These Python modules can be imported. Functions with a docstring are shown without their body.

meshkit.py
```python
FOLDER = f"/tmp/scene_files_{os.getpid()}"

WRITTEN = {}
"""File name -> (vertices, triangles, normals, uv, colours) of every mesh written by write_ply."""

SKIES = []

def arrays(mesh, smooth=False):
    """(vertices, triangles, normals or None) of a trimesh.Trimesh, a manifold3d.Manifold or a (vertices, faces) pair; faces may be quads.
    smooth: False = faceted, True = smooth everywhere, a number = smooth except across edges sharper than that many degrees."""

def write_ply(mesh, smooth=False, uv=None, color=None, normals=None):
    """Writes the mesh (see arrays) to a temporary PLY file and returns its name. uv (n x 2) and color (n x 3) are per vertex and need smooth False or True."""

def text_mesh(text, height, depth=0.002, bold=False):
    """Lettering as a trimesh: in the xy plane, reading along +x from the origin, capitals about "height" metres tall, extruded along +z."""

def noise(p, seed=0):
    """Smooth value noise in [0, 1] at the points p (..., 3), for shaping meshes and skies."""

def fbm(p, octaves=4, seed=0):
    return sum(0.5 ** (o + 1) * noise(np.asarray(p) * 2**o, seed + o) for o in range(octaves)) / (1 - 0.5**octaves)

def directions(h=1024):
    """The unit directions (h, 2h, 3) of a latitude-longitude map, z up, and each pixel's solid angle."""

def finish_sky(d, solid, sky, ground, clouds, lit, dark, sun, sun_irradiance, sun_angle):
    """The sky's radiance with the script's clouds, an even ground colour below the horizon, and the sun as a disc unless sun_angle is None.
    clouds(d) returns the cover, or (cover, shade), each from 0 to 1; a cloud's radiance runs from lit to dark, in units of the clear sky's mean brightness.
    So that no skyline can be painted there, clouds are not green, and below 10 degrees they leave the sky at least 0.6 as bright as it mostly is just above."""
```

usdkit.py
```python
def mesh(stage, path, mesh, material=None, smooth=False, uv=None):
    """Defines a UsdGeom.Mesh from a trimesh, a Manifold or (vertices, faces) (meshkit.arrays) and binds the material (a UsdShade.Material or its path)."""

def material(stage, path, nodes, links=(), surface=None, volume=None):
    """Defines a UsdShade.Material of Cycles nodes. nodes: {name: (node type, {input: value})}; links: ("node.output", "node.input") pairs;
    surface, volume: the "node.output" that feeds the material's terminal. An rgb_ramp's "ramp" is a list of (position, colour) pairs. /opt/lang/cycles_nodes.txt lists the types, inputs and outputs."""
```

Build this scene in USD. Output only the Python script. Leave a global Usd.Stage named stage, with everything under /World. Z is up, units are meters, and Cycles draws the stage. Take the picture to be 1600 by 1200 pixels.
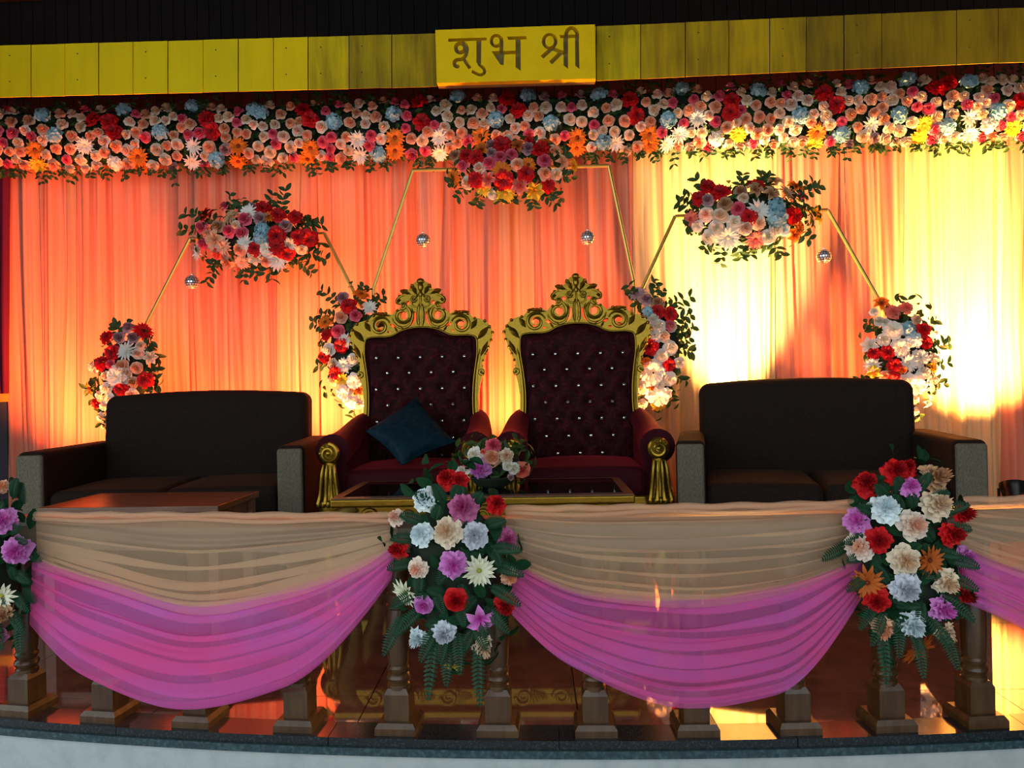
import math, random
import numpy as np
import trimesh
from shapely.geometry import Polygon, LineString, Point
from shapely.ops import unary_union
from shapely import affinity
import meshkit, usdkit
from pxr import Usd, UsdGeom, UsdLux, UsdShade, Gf, Sdf, Vt

stage = Usd.Stage.CreateInMemory()
UsdGeom.SetStageUpAxis(stage, 'Z')
UsdGeom.SetStageMetersPerUnit(stage, 1.0)
UsdGeom.Xform.Define(stage, '/World')
UsdGeom.Scope.Define(stage, '/World/Looks')
UsdGeom.Scope.Define(stage, '/World/Lights')
rng = np.random.default_rng(7)
PI = math.pi

# ------------------------------------------------------------------ camera
FPX, CAM = 1180.0, np.array([0.0, 0.0, 0.90])
YAW, PITCH, ROLL = math.radians(-3.0), math.radians(0.25), math.radians(1.2)   # yaw: + right
fw = np.array([math.sin(YAW) * math.cos(PITCH), math.cos(YAW) * math.cos(PITCH), math.sin(PITCH)])
r0 = np.array([math.cos(YAW), -math.sin(YAW), 0.0])
u0 = np.cross(r0, fw)
up = math.cos(ROLL) * u0 + math.sin(ROLL) * r0
rt = math.cos(ROLL) * r0 - math.sin(ROLL) * u0
cam = UsdGeom.Camera.Define(stage, '/World/Camera')
cam.AddTransformOp().Set(Gf.Matrix4d(*rt, 0, *up, 0, *(-fw), 0, *CAM, 1))
cam.CreateHorizontalApertureAttr(36.0)
cam.CreateVerticalApertureAttr(27.0)
cam.CreateFocalLengthAttr(36.0 * FPX / 1600.0)
cam.CreateClippingRangeAttr(Gf.Vec2f(0.05, 500))
cam.CreateExposureAttr(0.0)

def at(px, py, y):
    d = fw + rt * ((px - 800) / FPX) + up * ((600 - py) / FPX)
    return CAM + d * ((y - CAM[1]) / d[1])

def proj(p):
    q = np.asarray(p) - CAM
    z = q @ fw
    return 800 + FPX * (q @ rt) / z, 600 - FPX * (q @ up) / z

# ------------------------------------------------------------------ daylight from the open hall in front of the stage
dome = UsdLux.DomeLight.Define(stage, '/World/Lights/daylight')
dome.CreateColorAttr(Gf.Vec3f(0.88, 0.97, 1.0))
dome.CreateIntensityAttr(0.56)

# stage uplights: (px, floor depth y, aim px, aim py, aim depth, power, colour, cone)
ORANGE, AMBER, WARM = (1.0, 0.20, 0.045), (1.0, 0.30, 0.08), (1.0, 0.48, 0.11)
LAMP = 78.0
UPLIGHTS = [
    (96, 4.38, 112, 430, 5.0, 115, ORANGE, 46),
    (335, 4.58, 350, 290, 5.0, 58, ORANGE, 50),
    (538, 4.36, 490, 480, 5.0, 130, AMBER, 40),
    (795, 4.66, 805, 330, 5.0, 95, AMBER, 38),
    (1030, 4.30, 1022, 560, 4.6, 75, AMBER, 30),
    (1150, 4.48, 1146, 440, 5.0, 620, (1.0, 0.55, 0.19), 22),
    (1470, 4.30, 1405, 540, 4.65, 90, AMBER, 38),
    (1584, 4.40, 1535, 450, 5.0, 560, (1.0, 0.50, 0.13), 36),
]

# ------------------------------------------------------------------ helpers
NAMES = {}
def numbered(name, parent='/World'):
    k = (parent, name)
    n = NAMES.get(k, 0)
    NAMES[k] = n + 1
    return name if n == 0 else f'{name}_{n:03d}'

def path_of(p):
    return '/World' if p is None else (p if isinstance(p, str) else str(p.GetPath()))

def tag(o, label=None, cat=None, group=None, kind=None):
    p = o.GetPrim() if hasattr(o, 'GetPrim') else o
    for k, v in (('label', label), ('category', cat), ('group', group), ('kind', kind)):
        if v:
            p.SetCustomDataByKey(k, v)
    return o

def thing(name, label, cat, loc=(0, 0, 0), rz=0, group=None):
    x = UsdGeom.Xform.Define(stage, '/World/' + numbered(name))
    x.AddTranslateOp().Set(Gf.Vec3d(*map(float, loc)))
    x.AddRotateZOp().Set(float(rz))
    return tag(x, label, cat, group)

def normals_of(v, f):
    n = np.zeros_like(v)
    c = np.cross(v[f[:, 1]] - v[f[:, 0]], v[f[:, 2]] - v[f[:, 0]])
    for k in range(3):
        np.add.at(n, f[:, k], c)
    l = np.linalg.norm(n, axis=1, keepdims=True)
    return np.where(l > 0, n / np.maximum(l, 1e-12), [0, 0, 1.0])

def obj(name, mesh, mat, parent=None, smooth=False, tint=None, kind=None, label=None):
    if isinstance(mesh, trimesh.Trimesh):
        mesh = (np.array(mesh.vertices), np.array(mesh.faces))
    pp = path_of(parent)
    path = pp + '/' + numbered(name, pp)
    v, f = np.asarray(mesh[0], float), np.asarray(mesh[1], int)
    if f.shape[1] == 4:
        f = np.vstack([f[:, [0, 1, 2]], f[:, [0, 2, 3]]])
    if smooth is True:
        m = UsdGeom.Mesh.Define(stage, path)
        m.CreatePointsAttr(Vt.Vec3fArray.FromNumpy(v.astype(np.float32)))
        m.CreateFaceVertexCountsAttr(Vt.IntArray.FromNumpy(np.full(len(f), 3, np.int32)))
        m.CreateFaceVertexIndicesAttr(Vt.IntArray.FromNumpy(f.astype(np.int32).ravel()))
        m.CreateSubdivisionSchemeAttr('none')
        m.CreateNormalsAttr(Vt.Vec3fArray.FromNumpy(normals_of(v, f).astype(np.float32)))
        m.SetNormalsInterpolation('vertex')
        UsdShade.MaterialBindingAPI.Apply(m.GetPrim()).Bind(M[mat])
    else:
        m = usdkit.mesh(stage, path, (v, f), M[mat], smooth=smooth)
    if tint is not None:
        t = np.asarray(tint, np.float32)
        pv = UsdGeom.PrimvarsAPI(m).CreatePrimvar('tint', Sdf.ValueTypeNames.Color3fArray, 'vertex' if t.ndim == 2 else 'constant')
        pv.Set(Vt.Vec3fArray.FromNumpy(t if t.ndim == 2 else t[None]))
    if kind or label:
        tag(m, label=label, kind=kind)
    return m

def struct(name, mesh, mat, smooth=False):
    return tag(obj(name, mesh, mat, None, smooth), kind='structure')

def join(parts):
    vs, fs, n = [], [], 0
    for v, f in parts:
        v, f = np.asarray(v, float), np.asarray(f, int)
        if f.shape[1] == 4:
            f = np.vstack([f[:, [0, 1, 2]], f[:, [0, 2, 3]]])
        vs.append(v); fs.append(f + n); n += len(v)
    return np.vstack(vs), np.vstack(fs)

def tm(m):
    return np.array(m.vertices), np.array(m.faces)

def box(c, s, rz=0):
    m = trimesh.creation.box(s)
    if rz:
        m.apply_transform(trimesh.transformations.rotation_matrix(rz, [0, 0, 1]))
    m.apply_translation(c)
    return tm(m)

def grid(P):
    """P (n, m, 3) -> quads"""
    n, m = P.shape[:2]
    i, j = np.meshgrid(np.arange(n - 1), np.arange(m - 1), indexing='ij')
    a = i * m + j
    q = np.stack([a, a + m, a + m + 1, a + 1], -1).reshape(-1, 4)
    return P.reshape(-1, 3), q

def rbox(c, s, r, seg=3, puff=(0, 0, 0)):
    """rounded box; puff bulges the faces"""
    h = np.asarray(s, float) / 2
    r = min(r, h.min() * 0.98)
    t = np.sin(np.linspace(0, PI / 2, seg + 1))
    def ax(k):
        inner = h[k] - r
        mid = np.linspace(-inner, inner, 7)
        return np.concatenate([-(inner + r * np.tan(np.linspace(PI / 4, 0, seg + 1)))[:-1], mid, (inner + r * np.tan(np.linspace(0, PI / 4, seg + 1)))[1:]])
    parts = []
    for k in range(3):
        a, b = (k + 1) % 3, (k + 2) % 3
        A, B = np.meshgrid(ax(a), ax(b), indexing='ij')
        for sg in (-1, 1):
            P = np.zeros(A.shape + (3,))
            P[..., a], P[..., b], P[..., k] = A, B, sg * h[k]
            v, q = grid(P)
            if sg < 0:
                q = q[:, ::-1]
            parts.append((v, q))
    v, f = join(parts)
    inn = np.clip(v, -(h - r), h - r)
    d = v - inn
    d /= np.maximum(np.linalg.norm(d, axis=1, keepdims=True), 1e-9)
    o = inn + r * d
    q = o / h
    for k in range(3):
        if puff[k]:
            a, b = (k + 1) % 3, (k + 2) % 3
            o[:, k] += puff[k] * q[:, k] * (1 - q[:, a] ** 2) * (1 - q[:, b] ** 2)
    m = trimesh.Trimesh(o + np.asarray(c), f, process=False)
    m.merge_vertices()
    return tm(m)

def sweep(pts, radii, sides=8, caps=True, flat=None):
    """tube through pts with radii; flat=(axis vector, factor) squashes the section"""
    p = np.asarray(pts, float)
    radii = np.broadcast_to(np.asarray(radii, float), (len(p),))
    t = np.gradient(p, axis=0)
    t /= np.linalg.norm(t, axis=1, keepdims=True) + 1e-12
    ref = np.array([0, 1.0, 0]) if np.abs(t[:, 1]).mean() < 0.7 else np.array([0, 0, 1.0])
    a = np.cross(t, ref)
    a /= np.linalg.norm(a, axis=1, keepdims=True) + 1e-12
    b = np.cross(t, a)
    g = np.arange(sides) * 2 * PI / sides
    off = np.cos(g)[None, :, None] * a[:, None] + np.sin(g)[None, :, None] * b[:, None]
    v = p[:, None] + radii[:, None, None] * off
    n = len(p)
    i, j = np.meshgrid(np.arange(n - 1), np.arange(sides), indexing='ij')
    q = np.stack([i * sides + j, i * sides + (j + 1) % sides, (i + 1) * sides + (j + 1) % sides, (i + 1) * sides + j], -1).reshape(-1, 4)
    v = v.reshape(-1, 3)
    f = np.vstack([q[:, [0, 1, 2]], q[:, [0, 2, 3]]])
    if caps:
        k = len(v)
        v = np.vstack([v, p[0], p[-1]])
        c0 = [[k, (j + 1) % sides, j] for j in range(sides)]
        c1 = [[k + 1, (n - 1) * sides + j, (n - 1) * sides + (j + 1) % sides] for j in range(sides)]
        f = np.vstack([f, c0, c1])
    return v, f

def lathe(profile, sides=20):
    pr = np.asarray(profile, float)
    g = np.linspace(0, 2 * PI, sides, endpoint=False)
    v = np.stack([pr[:, None, 0] * np.cos(g), pr[:, None, 0] * np.sin(g), np.broadcast_to(pr[:, None, 1], (len(pr), sides))], -1).reshape(-1, 3)
    n = len(pr)
    i, j = np.meshgrid(np.arange(n - 1), np.arange(sides), indexing='ij')
    q = np.stack([i * sides + j, i * sides + (j + 1) % sides, (i + 1) * sides + (j + 1) % sides, (i + 1) * sides + j], -1).reshape(-1, 4)
    k = len(v)
    v = np.vstack([v, [0, 0, pr[0, 1]], [0, 0, pr[-1, 1]]])
    f = np.vstack([q[:, [0, 1, 2]], q[:, [0, 2, 3]], [[k, (j + 1) % sides, j] for j in range(sides)], [[k + 1, (n - 1) * sides + j, (n - 1) * sides + (j + 1) % sides] for j in range(sides)]])
    return v, f

def extrude(poly, depth):
    ms = [trimesh.creation.extrude_polygon(g, depth, engine='earcut') for g in getattr(poly, 'geoms', [poly]) if g.area > 1e-9]
    return join([tm(m) for m in ms])

def ellipsoid(c, r, sub=1):
    m = trimesh.creation.icosphere(sub)
    return np.array(m.vertices) * np.asarray(r) + np.asarray(c), np.array(m.faces)

def smoothline(pts, n=40):
    p = np.asarray(pts, float)
    from scipy.interpolate import CubicSpline
    d = np.concatenate([[0], np.cumsum(np.linalg.norm(np.diff(p, axis=0), axis=1))])
    return CubicSpline(d, p)(np.linspace(0, d[-1], n))

def frame_of(n, spin=0.0):
    n = np.asarray(n, float)
    n = n / np.linalg.norm(n)
    a = np.cross(n, [0, 0, 1.0]) if abs(n[2]) < 0.95 else np.cross(n, [1.0, 0, 0])
    a /= np.linalg.norm(a)
    b = np.cross(n, a)
    c, s = math.cos(spin), math.sin(spin)
    return np.stack([c * a + s * b, -s * a + c * b, n])   # rows: local x, y, z in world

def placed(v, c, n, size, spin=0.0):
    return (v * size) @ frame_of(n, spin) + np.asarray(c)

# ------------------------------------------------------------------ materials
M = {}
def mat(name, nodes, links=(), surface='p.BSDF'):
    M[name] = usdkit.material(stage, '/World/Looks/' + name, nodes, links, surface=surface)

def plain(name, col, rough=0.5, metal=0.0, bump=None, noise=None, **kw):
    nodes = {'p': ('principled_bsdf', dict(base_color=col, roughness=rough, metallic=metal, **kw))}
    links = []
    if noise or bump:
        nodes['tc'] = ('texture_coordinate', {})
    if noise:   # (scale, colour2, low, high)
        nodes['n'] = ('noise_texture', dict(scale=noise[0], detail=4.0, roughness=0.6))
        nodes['r'] = ('rgb_ramp', {'ramp': [(noise[2], col), (noise[3], noise[1])]})
        links += [('tc.object', 'n.vector'), ('n.fac', 'r.fac'), ('r.color', 'p.base_color')]
    if bump:    # (scale, strength, distance)
        nodes['bn'] = ('noise_texture', dict(scale=bump[0], detail=3.0))
        nodes['b'] = ('bump', dict(strength=bump[1], distance=bump[2]))
        links += [('tc.object', 'bn.vector'), ('bn.fac', 'b.height'), ('b.normal', 'p.normal')]
    mat(name, nodes, links)

# floor tiles: polished red brown granite
mat('tile', {'g': ('geometry', {}), 'n': ('noise_texture', dict(scale=9.0, detail=6.0, roughness=0.7)),
             'r': ('rgb_ramp', {'ramp': [(0.3, (0.16, 0.055, 0.036)), (0.7, (0.25, 0.095, 0.06))]}),
             'p': ('principled_bsdf', dict(roughness=0.035, ior=1.75, specular_ior_level=0.75))},
    [('g.position', 'n.vector'), ('n.fac', 'r.fac'), ('r.color', 'p.base_color')])
plain('grout', (0.03, 0.015, 0.012), 0.6)
plain('granite', (0.008, 0.012, 0.016), 0.12, noise=(160.0, (0.03, 0.05, 0.06), 0.5, 0.75))
plain('nosing', (0.012, 0.035, 0.045), 0.35, noise=(90.0, (0.05, 0.10, 0.11), 0.45, 0.7))
plain('white_paint', (0.37, 0.42, 0.43), 0.55, noise=(14.0, (0.30, 0.35, 0.36), 0.45, 0.7), bump=(60.0, 0.25, 0.004))
plain('hall_floor', (0.25, 0.24, 0.23), 0.4)
plain('maroon', (0.20, 0.052, 0.042), 0.6, noise=(6.0, (0.12, 0.033, 0.03), 0.4, 0.7))
plain('dark_panel', (0.006, 0.0042, 0.0045), 0.8, noise=(5.0, (0.004, 0.003, 0.003), 0.4, 0.7), specular_ior_level=0.1)
plain('side_wall', (0.05, 0.045, 0.06), 0.7)
plain('ochre', (0.55, 0.36, 0.02), 0.6)
# fascia planks, four tones with weathering streaks along the grain
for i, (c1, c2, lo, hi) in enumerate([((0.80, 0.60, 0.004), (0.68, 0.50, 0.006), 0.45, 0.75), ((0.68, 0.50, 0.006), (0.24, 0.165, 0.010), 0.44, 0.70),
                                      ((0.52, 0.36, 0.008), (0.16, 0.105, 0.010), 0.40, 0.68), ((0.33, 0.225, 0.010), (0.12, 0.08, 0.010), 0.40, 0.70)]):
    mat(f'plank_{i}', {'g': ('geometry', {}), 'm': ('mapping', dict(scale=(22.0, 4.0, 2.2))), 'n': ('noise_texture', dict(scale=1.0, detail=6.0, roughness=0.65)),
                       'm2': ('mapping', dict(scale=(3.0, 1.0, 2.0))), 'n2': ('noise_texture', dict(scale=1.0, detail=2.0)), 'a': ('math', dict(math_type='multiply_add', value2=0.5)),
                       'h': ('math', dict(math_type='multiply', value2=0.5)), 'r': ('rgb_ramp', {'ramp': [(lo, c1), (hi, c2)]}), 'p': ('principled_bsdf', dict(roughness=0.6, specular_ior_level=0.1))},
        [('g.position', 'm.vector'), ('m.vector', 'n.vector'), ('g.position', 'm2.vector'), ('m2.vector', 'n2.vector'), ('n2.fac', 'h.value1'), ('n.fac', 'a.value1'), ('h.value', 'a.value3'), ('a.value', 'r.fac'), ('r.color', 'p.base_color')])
plain('sign_paint', (0.95, 0.62, 0.004), 0.5, noise=(7.0, (0.90, 0.56, 0.004), 0.45, 0.7), specular_ior_level=0.1)
plain('sign_back', (0.20, 0.15, 0.04), 0.7)
plain('nail', (0.03, 0.02, 0.01), 0.5)

def cloth(name, c1, c2, scale, fac_tr, opacity=1.0, weave=0.0):
    nodes = {'g': ('geometry', {}), 'm': ('mapping', dict(scale=scale)), 'n': ('noise_texture', dict(scale=1.0, detail=3.0, roughness=0.6)),
             'r': ('rgb_ramp', {'ramp': [(0.35, c1), (0.68, c2)]}), 'd': ('diffuse_bsdf', {}), 't': ('translucent_bsdf', {}), 'x': ('mix_closure', dict(fac=fac_tr))}
    links = [('g.position', 'm.vector'), ('m.vector', 'n.vector'), ('n.fac', 'r.fac'), ('r.color', 'd.color'), ('r.color', 't.color'), ('d.BSDF', 'x.closure1'), ('t.BSDF', 'x.closure2')]
    out = 'x.closure'
    if opacity < 1:
        nodes |= {'tr': ('transparent_bsdf', dict(color=(1, 1, 1))), 'y': ('mix_closure', dict(fac=opacity)),
                  'm3': ('mapping', dict(scale=(900.0, 1.0, 900.0))), 'v': ('noise_texture', dict(scale=1.0, detail=0.0)), 'o': ('map_range', dict(from_min=0.3, from_max=0.7, to_min=opacity - weave, to_max=opacity + weave, clamp=True))}
        links += [('tr.BSDF', 'y.closure1'), ('x.closure', 'y.closure2'), ('g.position', 'm3.vector'), ('m3.vector', 'v.vector'), ('v.fac', 'o.value'), ('o.result', 'y.fac')]
        out = 'y.closure'
    mat(name, nodes, links, out)
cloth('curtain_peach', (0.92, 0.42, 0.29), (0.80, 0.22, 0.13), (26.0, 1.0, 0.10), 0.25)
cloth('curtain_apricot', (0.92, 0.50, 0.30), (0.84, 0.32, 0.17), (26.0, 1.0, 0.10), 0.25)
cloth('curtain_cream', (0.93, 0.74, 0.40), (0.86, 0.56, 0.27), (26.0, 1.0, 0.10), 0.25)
cloth('curtain_plum', (0.10, 0.012, 0.03), (0.16, 0.02, 0.05), (9.0, 1.0, 0.12), 0.1)
cloth('sheer_peach', (0.80, 0.56, 0.36), (0.78, 0.52, 0.34), (3.0, 3.0, 12.0), 0.3, 0.37, 0.08)
cloth('sheer_pink', (0.90, 0.15, 0.50), (0.76, 0.20, 0.68), (2.0, 2.0, 7.0), 0.3, 0.50, 0.08)

cloth('sheer_pink_thin', (0.90, 0.15, 0.50), (0.76, 0.20, 0.68), (2.0, 2.0, 7.0), 0.3, 0.38, 0.08)
mat('petal', {'a': ('attribute', dict(attribute='tint')), 'p': ('principled_bsdf', dict(roughness=0.6, specular_ior_level=0.25)), 't': ('translucent_bsdf', {}), 'x': ('mix_closure', dict(fac=0.22))},
    [('a.color', 'p.base_color'), ('a.color', 't.color'), ('p.BSDF', 'x.closure1'), ('t.BSDF', 'x.closure2')], 'x.closure')
mat('leaf', {'g': ('geometry', {}), 'r': ('rgb_ramp', {'ramp': [(0.0, (0.030, 0.075, 0.016)), (0.5, (0.055, 0.12, 0.024)), (1.0, (0.10, 0.15, 0.03))]}), 'p': ('principled_bsdf', dict(roughness=0.5, specular_ior_level=0.3)), 't': ('translucent_bsdf', {}), 'x': ('mix_closure', dict(fac=0.2))},
    [('g.random_per_island', 'r.fac'), ('r.color', 'p.base_color'), ('r.color', 't.color'), ('p.BSDF', 'x.closure1'), ('t.BSDF', 'x.closure2')], 'x.closure')
plain('leaf_dark', (0.009, 0.042, 0.016), 0.7, specular_ior_level=0.06)
plain('fern', (0.010, 0.046, 0.021), 0.55, specular_ior_level=0.2)
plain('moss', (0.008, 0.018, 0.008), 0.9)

plain('gold_dark', (0.14, 0.09, 0.012), 0.5, 0.7)
plain('gold', (0.31, 0.19, 0.016), 0.28, 0.85, bump=(55.0, 0.35, 0.004), noise=(30.0, (0.20, 0.14, 0.02), 0.5, 0.8))
plain('gold_tube', (0.62, 0.46, 0.12), 0.35, 0.8)
mat('velvet', {'tc': ('texture_coordinate', {}), 'n': ('noise_texture', dict(scale=24.0, detail=5.0, roughness=0.75, distortion=1.2)), 'r': ('rgb_ramp', {'ramp': [(0.42, (0.015, 0.001, 0.0015)), (0.55, (0.036, 0.002, 0.004)), (0.66, (0.080, 0.007, 0.012))]}),
               'b': ('bump', dict(strength=0.3, distance=0.004)), 'p': ('principled_bsdf', dict(roughness=0.75, sheen_weight=0.10, sheen_roughness=0.35, sheen_tint=(0.6, 0.03, 0.06), specular_ior_level=0.15))},
    [('tc.object', 'n.vector'), ('n.fac', 'r.fac'), ('r.color', 'p.base_color'), ('n.fac', 'b.height'), ('b.normal', 'p.normal')])
plain('velvet_plain', (0.042, 0.002, 0.006), 0.75, sheen_weight=0.4, sheen_roughness=0.35, sheen_tint=(0.7, 0.04, 0.06), specular_ior_level=0.15)
plain('crystal', (0.85, 0.87, 0.9), 0.06, 0.9)
mat('blue_velvet', {'tc': ('texture_coordinate', {}), 'n': ('noise_texture', dict(scale=30.0, detail=5.0, roughness=0.8)), 'r': ('rgb_ramp', {'ramp': [(0.35, (0.001, 0.010, 0.020)), (0.7, (0.003, 0.034, 0.052))]}),
                    'p': ('principled_bsdf', dict(roughness=0.6, specular_ior_level=0.15))}, [('tc.object', 'n.vector'), ('n.fac', 'r.fac'), ('r.color', 'p.base_color')])
def fabric(name, c1, c2):
    mat(name, {'tc': ('texture_coordinate', {}), 'm': ('mapping', dict(scale=(260.0, 260.0, 90.0))), 'n': ('noise_texture', dict(scale=1.0, detail=3.0, roughness=0.7)), 'r': ('rgb_ramp', {'ramp': [(0.35, c1), (0.68, c2)]}),
               'b': ('bump', dict(strength=0.5, distance=0.002)), 'p': ('principled_bsdf', dict(roughness=0.9, specular_ior_level=0.1, sheen_weight=0.10, sheen_roughness=0.3, sheen_tint=(0.5, 0.22, 0.12)))},
        [('tc.object', 'm.vector'), ('m.vector', 'n.vector'), ('n.fac', 'r.fac'), ('r.color', 'p.base_color'), ('n.fac', 'b.height'), ('b.normal', 'p.normal')])
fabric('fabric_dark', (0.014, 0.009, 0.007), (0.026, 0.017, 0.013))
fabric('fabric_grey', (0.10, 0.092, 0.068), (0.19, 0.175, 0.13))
plain('dark_wood', (0.03, 0.015, 0.01), 0.5)
def wood(name, c1, c2, rough, scale):
    mat(name, {'tc': ('texture_coordinate', {}), 'm': ('mapping', dict(scale=scale)), 'n': ('noise_texture', dict(scale=1.0, detail=5.0, roughness=0.6, distortion=0.4)), 'r': ('rgb_ramp', {'ramp': [(0.35, c1), (0.7, c2)]}), 'p': ('principled_bsdf', dict(roughness=rough))},
        [('tc.object', 'm.vector'), ('m.vector', 'n.vector'), ('n.fac', 'r.fac'), ('r.color', 'p.base_color')])
wood('table_wood', (0.11, 0.045, 0.022), (0.19, 0.085, 0.042), 0.25, (4.0, 40.0, 40.0))
wood('baluster_wood', (0.044, 0.019, 0.006), (0.082, 0.040, 0.014), 0.28, (40.0, 40.0, 6.0))
wood('rail_wood', (0.10, 0.07, 0.045), (0.16, 0.11, 0.07), 0.4, (4.0, 40.0, 40.0))
wood('plank_wood', (0.45, 0.20, 0.09), (0.55, 0.27, 0.13), 0.45, (40.0, 40.0, 5.0))
plain('black_glass', (0.010, 0.008, 0.008), 0.06)
plain('mirror', (0.85, 0.85, 0.87), 0.3, 0.7)
plain('thread', (0.35, 0.25, 0.2), 0.6)
plain('black_plastic', (0.006, 0.006, 0.007), 0.3)
plain('lens', (0.4, 0.3, 0.2), 0.1, emission_color=(1.0, 0.45, 0.15), emission_strength=4.0)
plain('dot', (0.8, 0.8, 0.8), 0.3)

# ------------------------------------------------------------------ the setting
def edge_y(x):
    return 1.925 + 0.05 * np.asarray(x, float) ** 2

FZ = 0.0
# floor: substrate, tiles, granite border
XS = np.linspace(-4.2, 4.2, 57)
floor = struct('floor', box((0, 3.75, -0.05), (8.6, 3.3, 0.06)), 'grout')
TILE, ga = 0.6, math.radians(1.5)
ca, sa = math.cos(ga), math.sin(ga)
border = Polygon([(x, float(edge_y(x)) + 0.09) for x in XS] + [(4.2, 5.35), (-4.2, 5.35)])
ox, oy = 0.05, 2.22
for i in range(-8, 9):
    for j in range(-1, 6):
        cx, cy = (i + 0.5) * TILE, (j + 0.5) * TILE
        x, y = ox + ca * cx - sa * cy, oy + sa * cx + ca * cy
        t = affinity.translate(affinity.rotate(Polygon([(-0.2985, -0.2985), (0.2985, -0.2985), (0.2985, 0.2985), (-0.2985, 0.2985)]), math.degrees(ga), origin=(0, 0)), x, y).intersection(border)
        if t.area < 0.002 or t.geom_type != 'Polygon':
            continue
        v, f = extrude(t, 0.02)
        v[:, 2] -= 0.02 + (0.0004 * ((i * 7 + j * 3) % 3))
        obj('tile', (v, f), 'tile', floor)
for a, b in zip(XS[:-1:4], XS[4::4]):
    xs = np.linspace(a + 0.001, b - 0.001, 7)
    pg = Polygon([(x, float(edge_y(x)) - 0.004) for x in xs] + [(x, float(edge_y(x)) + 0.088) for x in xs[::-1]])
    v, f = extrude(pg, 0.022)
    obj('border_slab', (v + [0, 0, -0.0215], f), 'granite', floor)
pg = Polygon([(x, float(edge_y(x)) - 0.012) for x in XS] + [(x, float(edge_y(x)) + 0.06) for x in XS[::-1]])
v, f = extrude(pg, 0.020)
struct('trim_1', (v + [0, 0, -0.042], f), 'nosing')
pg = Polygon([(x, float(edge_y(x))) for x in XS] + [(x, float(edge_y(x)) + 0.15) for x in XS[::-1]])
v, f = extrude(pg, 0.84)
struct('wall_front', (v + [0, 0, -0.882], f), 'white_paint')
struct('ground', box((0, 0.0, -0.90), (16, 12, 0.04)), 'hall_floor')
# back wall of vertical panels
wall = struct('wall_back', box((0, 5.36, 1.65), (9.0, 0.04, 3.5)), 'dark_panel')
pw = 0.125
for i in range(-32, 33):
    obj('panel', box((i * pw, 5.33, 1.65), (pw - 0.006, 0.02, 3.4)), 'maroon', wall)
struct('ceiling', box((0, 4.95, 3.40), (9.0, 0.9, 0.05)), 'dark_panel')
upper = struct('wall_upper', box((0, 4.58, 3.95), (9.0, 0.04, 2.0)), 'dark_panel')
for i in range(-58, 59):
    obj('panel', box((i * 0.075, 4.553, 3.95), (0.071, 0.016, 2.0)), 'dark_panel', upper)
struct('wall_left', box((-4.15, 3.9, 1.4), (0.05, 3.0, 4.4)), 'side_wall')
struct('wall_right', box((4.15, 1.5, 1.5), (0.05, 8.0, 4.9)), 'side_wall')
struct('ceiling_hall', box((0, 1.5, 3.98), (9.0, 6.1, 0.06)), 'dark_panel')
a, b = at(-40, 592, 4.98), at(10, 628, 4.98)
struct('trim_2', box(((a[0] + b[0]) / 2, 5.02, (a[2] + b[2]) / 2), (b[0] - a[0], 0.06, a[2] - b[2])), 'ochre')
a, b = at(-40, 628, 4.99), at(8, 800, 4.99)
struct('wall_side', box(((a[0] + b[0]) / 2, 5.04, a[2] / 2), (b[0] - a[0], 0.04, a[2])), 'side_wall')

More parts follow.
